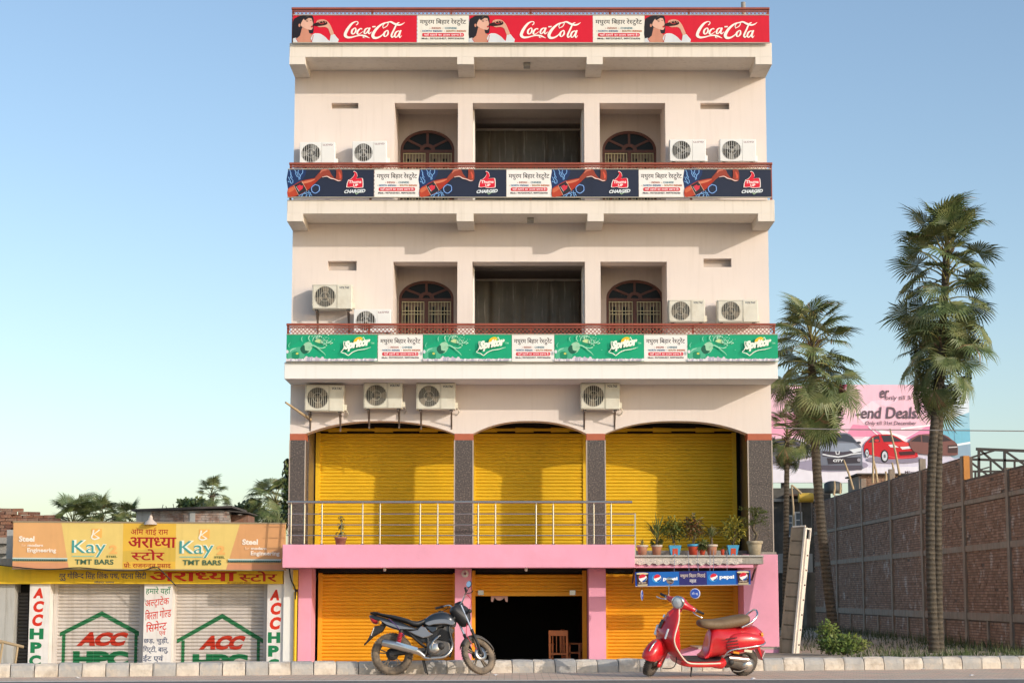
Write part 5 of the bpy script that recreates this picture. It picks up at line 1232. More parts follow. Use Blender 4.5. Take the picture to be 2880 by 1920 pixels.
# far palms on the left
for (px_, py_, nl, sc, lb, sd_) in ((205, 1486, 30, .8, 'leafy fan palm top at the left end of the clump behind the store', 21), (285, 1484, 32, .8, 'leafy fan palm top in the middle of the clump behind the store', 22), (366, 1488, 24, .62, 'smaller fan palm top left of the brick shed', 23), (596, 1392, 26, .42, 'small distant fan palm standing above the brick shed roof', 24), (776, 1425, 34, .75, 'fan palm top close to the left corner of the restaurant', 25)):
    Y = 76; sc *= 1.33; tp = P(px_, py_, Y); palm('palm_tree', (tp.x, Y, -.3), tp, .14, .1, nl, sc, lb, sd_, -50, 85, 0, .5)
def bush(name, c, rx, ry, rz, n, m, label, cat, seed, lw=.05, ll=.12, stems=True):
    r = random.Random(seed); t = thing(name, label, cat, c); lf = MB(); st = MB()
    for i in range(n):
        d = Vector((r.gauss(0, 1), r.gauss(0, 1), r.gauss(0, 1))).normalized() * r.random() ** .4
        p = Vector((d.x * rx, d.y * ry, rz + d.z * rz)); q = Vector((r.uniform(-1, 1), r.uniform(-1, 1), r.uniform(-.3, 1))).normalized(); sd_ = q.orthogonal().normalized() * lw * r.uniform(.6, 1.2)
        L_ = ll * r.uniform(.6, 1.3); lf.add([p, p + q * L_ * .5 + sd_, p + q * L_, p + q * L_ * .5 - sd_], [(0, 1, 2, 3)])
    for i in range(7): st.tube([(0, 0, 0), (r.uniform(-.5, .5) * rx, r.uniform(-.5, .5) * ry, rz * 1.2)], [.015, .006], 4, False)
    st.build('stem', mat('twig', (.12, .09, .06), .9), t, True); lf.build('foliage', m, t, True); return t
M_lgreen = leaf_mat('bush_leaf', (.10, .15, .03), (.2, .2, .05)); M_dgreen = leaf_mat('dark_bush_leaf', (.075, .115, .035), (.15, .16, .06))
bush('shrub', P(2375, 1842, 33.5), .5, .4, .2, 900, M_lgreen, 'bright yellow green shrub at the foot of the medium palm', 'shrub', 5, .025, .09)
bush('shrub', P(2330, 1838, 33.8), .22, .22, .33, 450, M_lgreen, 'taller pale shrub left of the bright one by the palm foot', 'shrub', 6, .025, .08)
bush('tree', P(548, 1462, 78), .8, .8, .5, 700, M_dgreen, 'dark round tree top beside the distant small palm', 'tree', 7, .1, .22)
bush('tree', P(700, 1472, 77), .65, .65, .5, 500, M_dgreen, 'low dark tree top right of the lean-to roof', 'tree', 8, .1, .22)
# dry creeper and cables hanging at the building's left edge
t = thing('creeper', 'dark dry creeper tangled up the left edge of the granite column', 'creeper', P(806, 1480, 36.3)); r = random.Random(2); cm = MB(); cf = MB()
for i in range(26):
    x0, y0 = r.uniform(800, 815), r.uniform(1290, 1440); pts = [P(x0 + r.uniform(-10, 6) * k / 3, y0 + 45 * k / 3, 36.2 + r.uniform(-.1, .2)) for k in range(4)]; cm.tube(cr(pts, 3), .009, 4, False)
for i in range(420):
    u = r.random(); c = P(808 - 14 * u * r.random() + r.uniform(-3, 6), 1290 + 190 * u, 36.2 + r.uniform(-.2, .2)); q = Vector((r.uniform(-1, 1), r.uniform(-1, 1), r.uniform(-1, .3))).normalized(); s_ = q.orthogonal() * .03; cf.add([c, c + q * .05 + s_, c + q * .1, c + q * .05 - s_], [(0, 1, 2, 3)])
cm.build('stem', mat('twig', (.12, .09, .06), .9), t); cf.build('foliage', M_dgreen, t)
# grass along the wall
r = random.Random(9); g = MB()
for i in range(4200):
    y = 29.8 + 30 * r.random() ** 1.6; x = r.uniform(6.0, 10.7) if r.random() < .75 else r.uniform(9.6, 10.72)
    if y < kerbY(x) + 1.0: continue
    h = r.uniform(.05, .2) * (1.4 if x > 9.6 else 1); z = gh(x, y); q = r.uniform(0, 6.28); d = Vector((math.cos(q), math.sin(q), 0)) * .012; l = Vector((r.uniform(-.06, .06), r.uniform(-.06, .06), h))
    b = Vector((x, y, z - .01)); g.add([b - d, b + d, b + l], [(0, 1, 2)])
tag(g.build('grass', leaf_mat('grass_blade', (.05, .075, .02), (.12, .13, .05))), 'short rough grass growing along the brick wall', 'grass', kind='stuff')
# ================================================================ VEHICLES (local axes: x forward, y left, z up)
M_tyre = mat('dusty_tyre', (.075, .062, .05), .9, var=.2, scale=8, bump=.5, bscale=60, dirt=(.26, .2, .14), dirtamt=.9, dscale=5, dlow=.36, dhigh=.6)
M_tyre2 = mat('black_tyre', (.05, .045, .042), .85, var=.2, scale=8, bump=.4, bscale=60, dirt=(.2, .16, .12), dirtamt=.7, dscale=5)
M_alloy = mat('dusty_alloy', (.20, .155, .11), .65, metal=.3, var=.25, scale=14)
M_chr = mat('chrome', (.72, .7, .68), .14, metal=1, var=.04)
M_muf = mat('brushed_steel', (.62, .58, .53), .28, metal=.95, var=.15, scale=12)
M_tank = mat('dark_metallic_paint', (.05, .055, .062), .28, metal=.55, var=.06, coat=.7)
M_silv = mat('silver_metallic_paint', (.30, .28, .275), .3, metal=.7, var=.06, coat=.6)
M_vinyl = mat('black_vinyl', (.022, .022, .024), .45, var=.15, scale=9, bump=.15, bscale=90)
M_eng = mat('engine_alloy', (.15, .14, .13), .5, metal=.6, var=.3, scale=20, dirt=(.2, .15, .1), dirtamt=.5, dscale=14)
M_engd = mat('engine_dark', (.035, .034, .034), .6, metal=.3, var=.3, scale=16)
M_redl = mat('red_lens', (.5, .012, .02), .18, var=.1, coat=.5)
M_reds = mat('red_spring', (.6, .02, .05), .4, var=.1)
M_amber = mat('amber_lens', (.7, .28, .02), .3)
M_lens = mat('clear_lens', (.78, .8, .8), .12, metal=.15, var=.1)
M_red = mat('red_scooter_paint', (.62, .010, .018), .3, var=.05, coat=.6, dirt=(.5, .12, .08), dirtamt=.3, dscale=4)
M_seat = mat('tan_seat_vinyl', (.17, .105, .052), .6, var=.2, scale=7, bump=.3, bscale=50, dirt=(.25, .18, .1), dirtamt=.5, dscale=5)
M_cream2 = mat('cream_trim', (.75, .66, .52), .4)
def wheel(parent, name, c, ro, rt, M, tyre, rim, spokes=5, wid=1.0, solid=False):
    """tyre, rim, hub and spokes as sub-parts; axis is local y; M moves it into place"""
    w_ = part(name, parent); n = 40
    tb = MB(); rings = []
    for i in range(n + 1):
        a = 2 * math.pi * i / n; ring = []
        for k in range(12):
            q = 2 * math.pi * k / 12; rr = rt * (1 + .12 * math.cos(2 * q)); ring.append((c[0] + (ro - rt + rr * math.cos(q)) * math.cos(a), c[1] + rr * math.sin(q) * wid, c[2] + (ro - rt + rr * math.cos(q)) * math.sin(a)))
        rings.append(ring)
    tb.rings(rings, cap=False); tb.xf(M); tb.build('tyre', tyre, w_, True)
    # tread blocks
    tr = MB()
    for i in range(44):
        a = 2 * math.pi * i / 44
        for s_ in (-1, 1):
            o = Vector((c[0] + (ro - .004) * math.cos(a + .03 * s_), c[1] + s_ * rt * .45 * wid, c[2] + (ro - .004) * math.sin(a + .03 * s_)))
            t_ = Vector((-math.sin(a), 0, math.cos(a))); rd = Vector((math.cos(a), 0, math.sin(a)))
            tr.obox(o, t_ * ro * .045 + Vector((0, .006 * s_, 0)), Vector((0, rt * .3 * wid, 0)) - rd * .006 * 1, rd * .006)
    tr.xf(M); tr.build('tread', tyre, w_, True)
    rm = MB(); r1 = ro - rt * 1.75
    prof = [(r1 + .004, -.03 * wid), (r1 + .016, -.032 * wid), (r1 + .004, -.022 * wid), (r1 - .014, -.012), (r1 - .014, .012), (r1 + .004, .022 * wid), (r1 + .016, .032 * wid)]
    rm.lathe(prof, c, (0, 1, 0), 36); rm.xf(M); rm.build('rim', rim, w_, True)
    hb = MB(); hb.lathe([(0, -.06), (.035, -.06), (.05, -.03), (.05, .03), (.035, .06), (0, .06)], c, (0, 1, 0), 18); hb.xf(M); hb.build('hub', M_eng, w_, True)
    for k in range(spokes):
        a = 2 * math.pi * k / spokes + .4; sp = MB()
        for da in ((-.13, .13) if not solid else (0,)):
            p0 = Vector((c[0] + .04 * math.cos(a), c[1], c[2] + .04 * math.sin(a))); p1 = Vector((c[0] + (r1 - .008) * math.cos(a + da), c[1], c[2] + (r1 - .008) * math.sin(a + da)))
            sp.bar(p0, p1, .018 if not solid else .05, .024, (0, 1, 0))
        sp.xf(M); sp.build('spoke', rim, w_, True)
    return w_
I4 = Matrix.Identity(4)
# ---------------------------------------------------------------- motorcycle
pm = P(1102, 1893.5, 25.9)
MC = thing('motorcycle', 'grey and black motorcycle parked at the roadside facing right', 'motorcycle', (pm.x, 25.9, .004)); MC.rotation_euler = (R(-8), 0, R(-2))
def mx(px_): return (px_ - 500) / 931
def mz(py_): return (1435 - py_) / 931
RW_, FW = .306, .292
AX, AZ = mx(1405), mz(560)                       # steering head
fax = Vector((mx(1690) - AX, 0, .292 - AZ)); axis = -fax.normalized()
ST_ = Matrix.Translation((AX, 0, AZ)) @ Matrix.Rotation(R(44), 4, axis) @ Matrix.Translation((-AX, 0, -AZ))
wheel(MC, 'rear_wheel', (0, 0, RW_), RW_, .055, I4, M_tyre, M_alloy)
fc = (mx(1690), 0, FW); wheel(MC, 'front_wheel', fc, FW, .046, ST_, M_tyre, M_alloy)
def V2(x, y, yy=0.): return Vector((mx(x), yy, mz(y)))
def mpart(name, mb, m, M=None, parent=MC):
    if M: mb.xf(M)
    return mb.build(name, m, parent, True)
# drum brakes / sprocket
mpart('brake_drum', MB().lathe([(0, -.05), (.085, -.05), (.09, -.03), (.09, .03)], (0, 0, RW_), (0, 1, 0), 24), M_engd)
mpart('brake_disc', MB().lathe([(.06, -.062), (.11, -.062), (.11, -.067), (.06, -.067)], fc, (0, 1, 0), 24), M_muf, ST_)
# front fender
fd = MB(); rings = []
for i in range(15):
    a = R(160 - 130 * i / 14); ring = []
    for t_ in range(9):
        q = -1 + t_ / 4; rr = FW + .028 - .02 * abs(q) ** 3; ring.append((fc[0] + rr * math.cos(a), q * .068, fc[2] + rr * math.sin(a) - (.02 + .03 * (q * q)) * 0 - .05 * abs(q) ** 4))
    rings.append(ring)
fd.rings(rings, cap=False, closed=False); o = mpart('front_fender', fd, mat('dusty_black_plastic', (.07, .06, .052), .6, var=.25, scale=12), ST_); o.modifiers.new('solid', 'SOLIDIFY').thickness = .005
for s_ in (-1, 1):
    f = MB(); y = s_ * .095
    top = Vector((AX - .01, y, AZ + .06)); bot = Vector((fc[0], y, fc[2] - .01)); mid_ = top.lerp(bot, .5)
    mpart('fork_tube', MB().tube([top, mid_], .0165, 12), M_chr, ST_); mpart('fork_slider', MB().tube([mid_, mid_.lerp(bot, .1), bot], [.026, .023, .02], 12), M_engd, ST_)
cw = MB(); cw.loft([(AX + .16, AZ - .16, AZ + .0, .05), (AX + .15, AZ - .2, AZ + .06, .1), (AX + .09, AZ - .22, AZ + .1, .115), (AX + .0, AZ - .16, AZ + .11, .1), (AX - .1, AZ - .06, AZ + .06, .07), (AX - .13, AZ - .02, AZ + .02, .03)], 18, 2.6); mpart('headlight_cowl', cw, M_vinyl, ST_)
mpart('headlamp', MB().lathe([(.085, 0), (.07, .03), (.03, .045), (0, .048)], (AX + .135, 0, AZ - .08), (1, 0, -.15), 20), M_lens, ST_)
mpart('instrument_cluster', MB().lathe([(0, .05), (.06, .05), (.07, .0), (.05, -.05)], (AX + .03, 0, AZ + .1), (-.35, 0, 1), 16), M_vinyl, ST_)
hbp = lambda s_: [(AX - .0, 0, AZ + .08), (AX + .0, s_ * .1, AZ + .1), (AX - .0, s_ * .2, AZ + .19), (AX - .05, s_ * .3, AZ + .2), (AX - .12, s_ * .37, AZ + .19)]
for s_ in (-1, 1):
    mpart('handlebar', MB().tube(cr(hbp(s_), 5), .011, 8), M_chr, ST_)
    mpart('grip', MB().tube([(AX - .045, s_ * .29, AZ + .2), (AX - .13, s_ * .385, AZ + .19)], .018, 10), M_vinyl, ST_)
    mpart('lever', MB().tube(cr([(AX - .0, s_ * .24, AZ + .19), (AX + .04, s_ * .3, AZ + .19), (AX + .0, s_ * .4, AZ + .17)], 4), .006, 6), M_engd, ST_)
    mpart('front_indicator', MB().tube([(AX + .08, s_ * .06, AZ - .05), (AX + .08, s_ * .15, AZ - .05)], .008, 6).lathe([(0, 0), (.03, .01), (.034, .03), (.02, .05), (0, .055)], (AX + .08, s_ * .15, AZ - .05), (0, s_, 0), 12), M_amber if s_ > 0 else M_blk, ST_)
# single mirror on the near bar
mpart('mirror', MB().tube(cr([(AX - .01, -.24, AZ + .2), (AX + .02, -.25, AZ + .25), (AX + .02, -.27, AZ + .29)], 4), .006, 6).lathe([(0, -.008), (.048, -.008), (.054, 0), (.04, .012), (0, .018)], (AX + .03, -.28, AZ + .335), (1, .25, .1), 18), M_blk, ST_)
mpart('mirror_glass', MB().lathe([(0, -.0095), (.045, -.0095)], (AX + .03, -.28, AZ + .335), (1, .25, .1), 18), M_chr, ST_)
mpart('cable', MB().tube(cr([(AX, -.24, AZ + .18), (AX + .12, -.18, AZ + .12), (AX + .1, -.08, AZ - .15), (AX + .08, -.06, AZ - .4), (fc[0] - .08, -.08, FW + .05)], 6), .005, 5), M_reds, ST_)
# tank, seat, panels
tk = MB(); tk.loft([(mx(925), mz(770), mz(700), .05), (mx(960), mz(775), mz(655), .085), (mx(1040), mz(785), mz(600), .12), (mx(1130), mz(790), mz(570), .135), (mx(1220), mz(790), mz(568), .135), (mx(1300), mz(775), mz(600), .12), (mx(1355), mz(760), mz(650), .08), (mx(1380), mz(740), mz(690), .04)], 22, 2.5); mpart('tank', tk, M_tank)
for s_ in (-1, 1):
    sh = MB(); pts = [(mx(960), mz(735)), (mx(1080), mz(690)), (mx(1230), mz(680)), (mx(1365), mz(715)), (mx(1340), mz(765)), (mx(1230), mz(745)), (mx(1080), mz(755)), (mx(1010), mz(770))]
    pts = [tuple(v) for v in cr([Vector(q) for q in pts], 3, True)]; sh.prism(pts, s_ * .11, s_ * .148); o = mpart('tank_shroud', sh, M_silv); bevel(o, .012, 3)
    sp = [(mx(715), mz(845)), (mx(850), mz(825)), (mx(900), mz(770)), (mx(960), mz(790)), (mx(1010), mz(850)), (mx(1075), mz(885)), (mx(1010), mz(925)), (mx(925), mz(942)), (mx(820), mz(900))]
    o = mpart('side_panel', MB().prism(sp, s_ * .085, s_ * .125), M_silv); bevel(o, .014, 3)
    sp = [(mx(960), mz(770)), (mx(1130), mz(785)), (mx(1120), mz(830)), (mx(1060), mz(865)), (mx(1010), mz(830))]
    o = mpart('side_cover', MB().prism(sp, s_ * .09, s_ * .115), M_tank); bevel(o, .008)
mpart('tank_cap', MB().lathe([(.04, 0), (.04, .015), (.03, .02), (0, .02)], (mx(1165), 0, mz(572)), (0, 0, 1), 16), M_blk)
ss = MB(); ss.loft([(mx(225), mz(590), mz(570), .06), (mx(260), mz(605), mz(568), .1), (mx(380), mz(640), mz(598), .12), (mx(520), mz(680), mz(618), .13), (mx(600), mz(700), mz(638), .135), (mx(700), mz(735), mz(662), .135), (mx(800), mz(775), mz(695), .125), (mx(880), mz(770), mz(690), .1), (mx(955), mz(720), mz(655), .07)], 18, 2.8); mpart('seat', ss, M_vinyl)
tl = MB(); tl.loft([(mx(170), mz(640), mz(612), .03), (mx(220), mz(690), mz(610), .08), (mx(330), mz(725), mz(635), .11), (mx(450), mz(780), mz(670), .125), (mx(600), mz(825), mz(705), .125), (mx(740), mz(835), mz(760), .115), (mx(850), mz(828), mz(800), .09)], 18, 2.8); mpart('tail_cowl', tl, M_tank)
mpart('tail_stripe', MB().prism([(mx(330), mz(690)), (mx(600), mz(770)), (mx(845), mz(822)), (mx(600), mz(815)), (mx(420), mz(752))], -.136, .136), M_silv)
mpart('tail_light', MB().loft([(mx(180), mz(665), mz(640), .04), (mx(215), mz(720), mz(640), .08), (mx(270), mz(735), mz(650), .085), (mx(325), mz(710), mz(670), .1)], 14, 2.4), M_redl)
for s_ in (-1, 1): mpart('rear_indicator', MB().tube([V2(320, 735, s_ * .08), V2(330, 735, s_ * .15)], .009, 6).lathe([(0, 0), (.028, .01), (.03, .03), (0, .05)], V2(332, 735, s_ * .15), (0, s_, 0), 12), M_amber)
mpart('grab_rail', MB().tube(cr([V2(300, 590, -.12), V2(215, 590, -.1), V2(190, 585, 0), V2(215, 590, .1), V2(300, 590, .12)], 5), .012, 8), M_engd)
mg = MB().prism([(mx(105), mz(1028)), (mx(160), mz(960)), (mx(250), mz(770)), (mx(400), mz(752)), (mx(360), mz(830)), (mx(230), mz(905))], -.075, .075); o = mpart('rear_mudguard', mg, M_engd); bevel(o, .01)
mpart('number_plate', MB().obox(V2(228, 850, 0), (.004, 0, .002), (0, .1, 0), (.02, 0, .06)), M_white)
# frame, swingarm, shocks
M_fr = mat('black_frame', (.03, .028, .026), .5, var=.2)
fr = [[(1390, 600), (1290, 780), (1330, 1000), (1290, 1180)], [(1390, 640), (1150, 780), (900, 800), (700, 830)], [(960, 830), (1000, 1000), (960, 1180)], [(700, 830), (860, 980), (960, 1050)]]
for ln in fr:
    for s_ in (-1, 1): mpart('frame_tube', MB().tube(cr([V2(x, y, s_ * (.04 if i == 0 and ln is not fr[2] and ln is not fr[3] else .09)) for i, (x, y) in enumerate(ln)], 4), .016, 8), M_fr)
for s_ in (-1, 1):
    mpart('swing_arm', MB().bar(V2(960, 1090, s_ * .085), V2(480, 1150, s_ * .085), .03, .05), M_fr)
    a, b = V2(630, 830, s_ * .13), V2(575, 1090, s_ * .12); sp = MB(); n = 70
    sp.tube([a.lerp(b, .12) + Vector((.03 * math.cos(k * .72), .03 * math.sin(k * .72), 0)) + (b - a) * (.62 * k / n) for k in range(n + 1)], .0075, 5); mpart('shock_spring', sp, M_reds)
    mpart('shock_body', MB().tube([a, a.lerp(b, .14)], .034, 12).tube([a.lerp(b, .1), b], .018, 10).tube([a.lerp(b, .72), b], .026, 10), M_engd)
    mpart('foot_peg', MB().tube([V2(760, 1215, s_ * .1), V2(740, 1215, s_ * .2)], .014, 8), M_blk); mpart('front_peg', MB().tube([V2(1040, 1200, s_ * .1), V2(1040, 1195, s_ * .24)], .016, 8), M_blk)
mpart('chain_guard', MB().prism([(mx(500), mz(1080)), (mx(930), mz(1060)), (mx(960), mz(1130)), (mx(500), mz(1145))], .1, .125), M_engd)
# engine
o = mpart('crankcase', MB().prism([tuple(v) for v in cr([Vector((mx(x), mz(y))) for x, y in ((985, 1010), (1060, 960), (1200, 975), (1290, 1000), (1310, 1090), (1260, 1165), (1080, 1180), (1000, 1140))], 3, True)], -.11, .11), M_eng); bevel(o, .02, 3)
mpart('clutch_cover', MB().lathe([(.0, .035), (.06, .035), (.085, .02), (.09, 0)], V2(1090, 1075, -.11), (0, -1, 0), 24), M_muf); mpart('clutch_cover', MB().lathe([(.0, .03), (.045, .03), (.055, 0)], V2(1180, 1050, -.115), (0, -1, 0), 20), M_engd)
cyd = Vector((.45, 0, .9)).normalized(); c0 = V2(1190, 985, 0)
cy = MB()
for i in range(7):
    c_ = c0 + cyd * (.03 + .022 * i); u = Vector((cyd.z, 0, -cyd.x)); cy.obox(c_, u * .08, (0, .085, 0), cyd * .006)
cy.obox(c0 + cyd * .09, Vector((cyd.z, 0, -cyd.x)) * .055, (0, .06, 0), cyd * .09); mpart('cylinder', cy, M_engd); mpart('cylinder_head', MB().obox(c0 + cyd * .21, Vector((cyd.z, 0, -cyd.x)) * .07, (0, .075, 0), cyd * .035), M_eng)
mpart('carburettor', MB().lathe([(.035, 0), (.045, .04), (.03, .09), (0, .09)], V2(1130, 880, 0), (-1, 0, .1), 12).tube([V2(1110, 880, 0), V2(1180, 900, 0)], .025, 10), M_engd)
mpart('oil_line', MB().tube(cr([V2(1060, 1060, -.125), V2(1090, 960, -.12), V2(1170, 900, -.1)], 4), .012, 6), M_muf); mpart('kick_lever', MB().tube(cr([V2(1050, 1120, -.13), V2(1070, 1000, -.15), V2(1150, 930, -.16)], 4), .012, 8), M_chr); mpart('brake_pedal', MB().tube(cr([V2(1000, 1180, -.12), V2(1120, 1200, -.14), V2(1210, 1150, -.14)], 4), .012, 6), M_eng)
mpart('air_box', MB().prism([(mx(880), mz(960)), (mx(960), mz(920)), (mx(1110), mz(840)), (mx(1120), mz(930)), (mx(1000), mz(1010))], -.07, .07), M_vinyl)
mpart('engine_block', MB().prism([(mx(950), mz(880)), (mx(1130), mz(800)), (mx(1300), mz(800)), (mx(1320), mz(930)), (mx(1300), mz(1130)), (mx(1180), mz(1185)), (mx(1000), mz(1180))], -.055, .055), M_engd)
mpart('under_cowl', MB().prism([(mx(560), mz(800)), (mx(900), mz(830)), (mx(960), mz(950)), (mx(900), mz(1010)), (mx(800), mz(930)), (mx(620), mz(860))], -.06, .06), M_vinyl)
# exhaust
hd = cr([V2(1280, 930, -.03), V2(1330, 1000, -.06), V2(1320, 1100, -.1), V2(1240, 1190, -.13), V2(1100, 1215, -.14), V2(980, 1215, -.15), V2(900, 1160, -.16)], 5); mpart('header_pipe', MB().tube(hd, .021, 10), M_muf)
mpart('muffler', MB().tube([V2(960, 1195, -.155), V2(880, 1135, -.165), V2(780, 1105, -.17), V2(560, 1045, -.178), V2(400, 1008, -.182), V2(378, 1002, -.183)], [.025, .042, .056, .06, .058, .05], 18), M_muf); mpart('muffler_tip', MB().tube([V2(382, 1003, -.183), V2(368, 1000, -.184)], .03, 12), M_engd); mpart('heat_shield', MB().obox(V2(720, 1060, -.225), (.16, -.004, -.045), (0, .004, 0), (.006, 0, .02)), M_chr)
mpart('side_stand', MB().tube([V2(940, 1230, .06), V2(985, 1425, .2)], .011, 8), M_fr); mpart('centre_stand', MB().tube([V2(930, 1240, -.06), V2(972, 1405, -.1)], .013, 8).tube([V2(965, 1400, -.1), V2(990, 1412, -.1)], .012, 6), M_fr)
mpart('luggage_cord', MB().tube([V2(455, 675, -.13), V2(560, 770, -.14), V2(680, 920, -.13)], .006, 5), mat('purple_cord', (.12, .05, .2), .6))
# ---------------------------------------------------------------- scooter
pv = P(2097, 1896, 25.7)
VS = thing('scooter', 'red scooter with tan seat parked at the roadside facing left', 'scooter', (pv.x - .04, 25.72, .004)); VS.scale = (1.04, 1.04, 1.04); VS.rotation_euler = (R(-8), 0, R(198))
def vx(px_): return (1650 - px_) / 905
def vz(py_): return (1450 - py_) / 931
def vp(name, mb, m, M=None, smooth=0):
    if M: mb.xf(M)
    o = mb.build(name, m, VS, True)
    if smooth: bevel(o, smooth, 3)
    return o
SX, SZ = 1.03, .98; sax = Vector((-.42, 0, .9)).normalized()
SV = Matrix.Translation((SX, 0, SZ)) @ Matrix.Rotation(R(46), 4, sax) @ Matrix.Translation((-SX, 0, -SZ))
fcv = (1.36, 0, .205)
wheel(VS, 'rear_wheel', (0, 0, .205), .205, .05, I4, M_tyre2, M_eng, 5, 1.05, True); wheel(VS, 'front_wheel', fcv, .205, .05, SV, M_tyre2, M_eng, 5, 1.05, True)
# front fender: rounded nose over the wheel
ff = MB(); ff.loft([(1.66, .30, .34, .02), (1.635, .25, .42, .075), (1.56, .22, .50, .105), (1.45, .21, .55, .115), (1.34, .22, .55, .115), (1.24, .25, .49, .1), (1.17, .30, .42, .06), (1.14, .33, .38, .02)], 22, 2.3)
ff.f = [f for f, in zip(ff.f)]; o = vp('front_fender', ff, M_red, SV)
bm = bmesh.new(); bm.from_mesh(o.data); bmesh.ops.bisect_plane(bm, geom=bm.verts[:] + bm.edges[:] + bm.faces[:], plane_co=SV @ Vector((1.4, 0, .285)), plane_no=(SV.to_3x3() @ Vector((.12, 0, -1))), clear_outer=True); bm.to_mesh(o.data); bm.free(); o.modifiers.new('solid', 'SOLIDIFY').thickness = .006
vp('fender_crest', MB().tube(cr([(1.62, 0, .44), (1.56, 0, .515), (1.48, 0, .555)], 4), [.012] * 9, 8), M_chr, SV)
vp('fork_arm', MB().tube(cr([(1.2, .09, .5), (1.27, .09, .32), (1.36, .085, .205)], 4), .03, 10).lathe([(0, .03), (.035, .03), (.045, 0)], (1.36, .09, .205), (0, 1, 0), 14), M_red, SV)
vp('front_shock', MB().tube([(1.22, .1, .42), (1.31, .1, .16)], .022, 10), M_eng, SV); vp('brake_hose', MB().tube(cr([(1.18, .1, .42), (1.1, .16, .3), (1.14, .16, .16), (1.28, .11, .14)], 5), .007, 5), M_blk)
# leg shield
zs_ = [.97, .92, .87, .80, .72, .645, .56, .48, .40, .33, .27]; xc_ = [1.075, 1.12, 1.165, 1.215, 1.265, 1.295, 1.295, 1.26, 1.2, 1.13, 1.05]; xe_ = [1.055, 1.07, 1.085, 1.12, 1.165, 1.2, 1.215, 1.19, 1.135, 1.075, 1.01]; ww = [.075, .11, .15, .22, .275, .305, .32, .32, .305, .285, .265]
def shield(dx):
    rs = []
    for z, xc, xe, hw in zip(zs_, xc_, xe_, ww): rs.append([(xc - (xc - xe) * abs(t_ / 8) ** 1.7 + dx, hw * t_ / 8, z) for t_ in range(-8, 9)])
    return [[Vector(p) for p in r] for r in rs]
def smooth_rows(rs): 
    cols = [cr([r[i] for r in rs], 3) for i in range(len(rs[0]))]; return [[c[k] for c in cols] for k in range(len(cols[0]))]
lsb = MB(); lsb.rings(smooth_rows(shield(0)), cap=False, closed=False); o = vp('leg_shield', lsb, M_red); sm_ = o.modifiers.new('solid', 'SOLIDIFY'); sm_.thickness = .03; sm_.offset = 0
inn = MB(); inn.loft([(1.02, .3, .5, .1), (1.06, .3, .9, .1), (1.12, .32, .95, .1), (1.19, .4, .9, .08)], 16, 2.6); vp('inner_panel', inn, M_red)
for s_ in (-1, 1):
    e = [(xe, s_ * (hw + .004), z) for z, xe, hw in zip(zs_, xe_, ww)] + [(.94, s_ * .262, .232), (.8, s_ * .258, .222), (.6, s_ * .255, .222), (.47, s_ * .25, .225)]
    vp('edge_trim', MB().tube(cr(e, 4), .011, 8), M_cream2)
vp('trim_top', MB().tube(cr([(1.055, -.079, .97), (1.085, 0, .985), (1.055, .079, .97)], 5), .011, 8), M_cream2)
for s_ in (-1, 1): vp('front_indicator', MB().obox((1.268, s_ * .17, .63), (.012, -.006 * s_, 0), (.01 * s_, .035, 0), (-.02, 0, .07)), M_lens, None, .01)
vp('horn_grille', MB().obox((1.285, 0, .74), (.01, 0, .004), (0, .035, 0), (-.025, 0, .06)), M_blk, None, .01); vp('front_badge', MB().obox((1.245, .0, .85), (.004, 0, .002), (0, .02, 0), (-.01, 0, .02)), M_chr)
# floor and rear body
vp('floor_board', MB().loft([(1.04, .2, .3, .2), (.98, .17, .262, .25), (.8, .155, .25, .255), (.55, .155, .25, .25), (.42, .165, .262, .22), (.36, .18, .28, .16)], 18, 3.6), M_red); vp('floor_mat', MB().loft([(1.0, .262, .285, .2), (.9, .25, .262, .225), (.7, .245, .257, .225), (.5, .247, .262, .215), (.42, .26, .29, .17)], 14, 5), M_vinyl)
vp('under_frame', MB().loft([(.5, .13, .26, .2), (.4, .115, .28, .2), (.34, .15, .28, .17)], 14, 3), M_red)
vp('rear_body', MB().loft([(.66, .26, .30, .14), (.6, .25, .38, .14), (.555, .26, .62, .13), (.49, .27, .69, .15), (.38, .29, .69, .19), (.22, .33, .69, .22), (.05, .37, .70, .225), (-.08, .40, .715, .2), (-.17, .42, .69, .15), (-.235, .45, .58, .08), (-.25, .48, .53, .03)], 24, 2.5), M_red)
for s_ in (-1, 1):
    vp('side_cowl', MB().loft([(.36, .43, .5, .03), (.3, .36, .6, .06), (.18, .34, .635, .085), (.02, .375, .635, .09), (-.12, .42, .61, .075), (-.2, .46, .57, .04), (-.225, .49, .53, .012)], 18, 2.3, 4, s_ * .18), M_red)
    g = MB()
    for k in range(7):
        for j in range(5): x, z = .335 - k * .022 + j * .012, .39 + j * .042 + k * .004; g.obox((x, s_ * (.225 + .006 * k), z), (.008, 0, .003), (0, .004, 0), (-.003, 0, .006))
    vp('vent_slots', g, M_blk)
    vp('side_rail', MB().tube(cr([(.42, s_ * .22, .30), (.365, s_ * .26, .385), (.28, s_ * .29, .425), (.1, s_ * .305, .45), (-.1, s_ * .295, .475), (-.22, s_ * .2, .49), (-.262, s_ * .09, .495), (-.262, 0, .497)], 5), .0125, 8), M_chr)
    vp('rear_indicator', MB().lathe([(0, .03), (.03, .02), (.035, 0)], (-.2, s_ * .13, .6), (-.8, s_ * .6, .1), 12), M_amber)
vp('seat', MB().loft([(.735, .735, .765, .03), (.71, .70, .79, .085), (.62, .675, .80, .12), (.48, .665, .80, .135), (.34, .67, .82, .145), (.18, .69, .85, .15), (.05, .715, .865, .14), (-.02, .745, .862, .11), (-.045, .78, .84, .05)], 20, 2.7), M_seat)
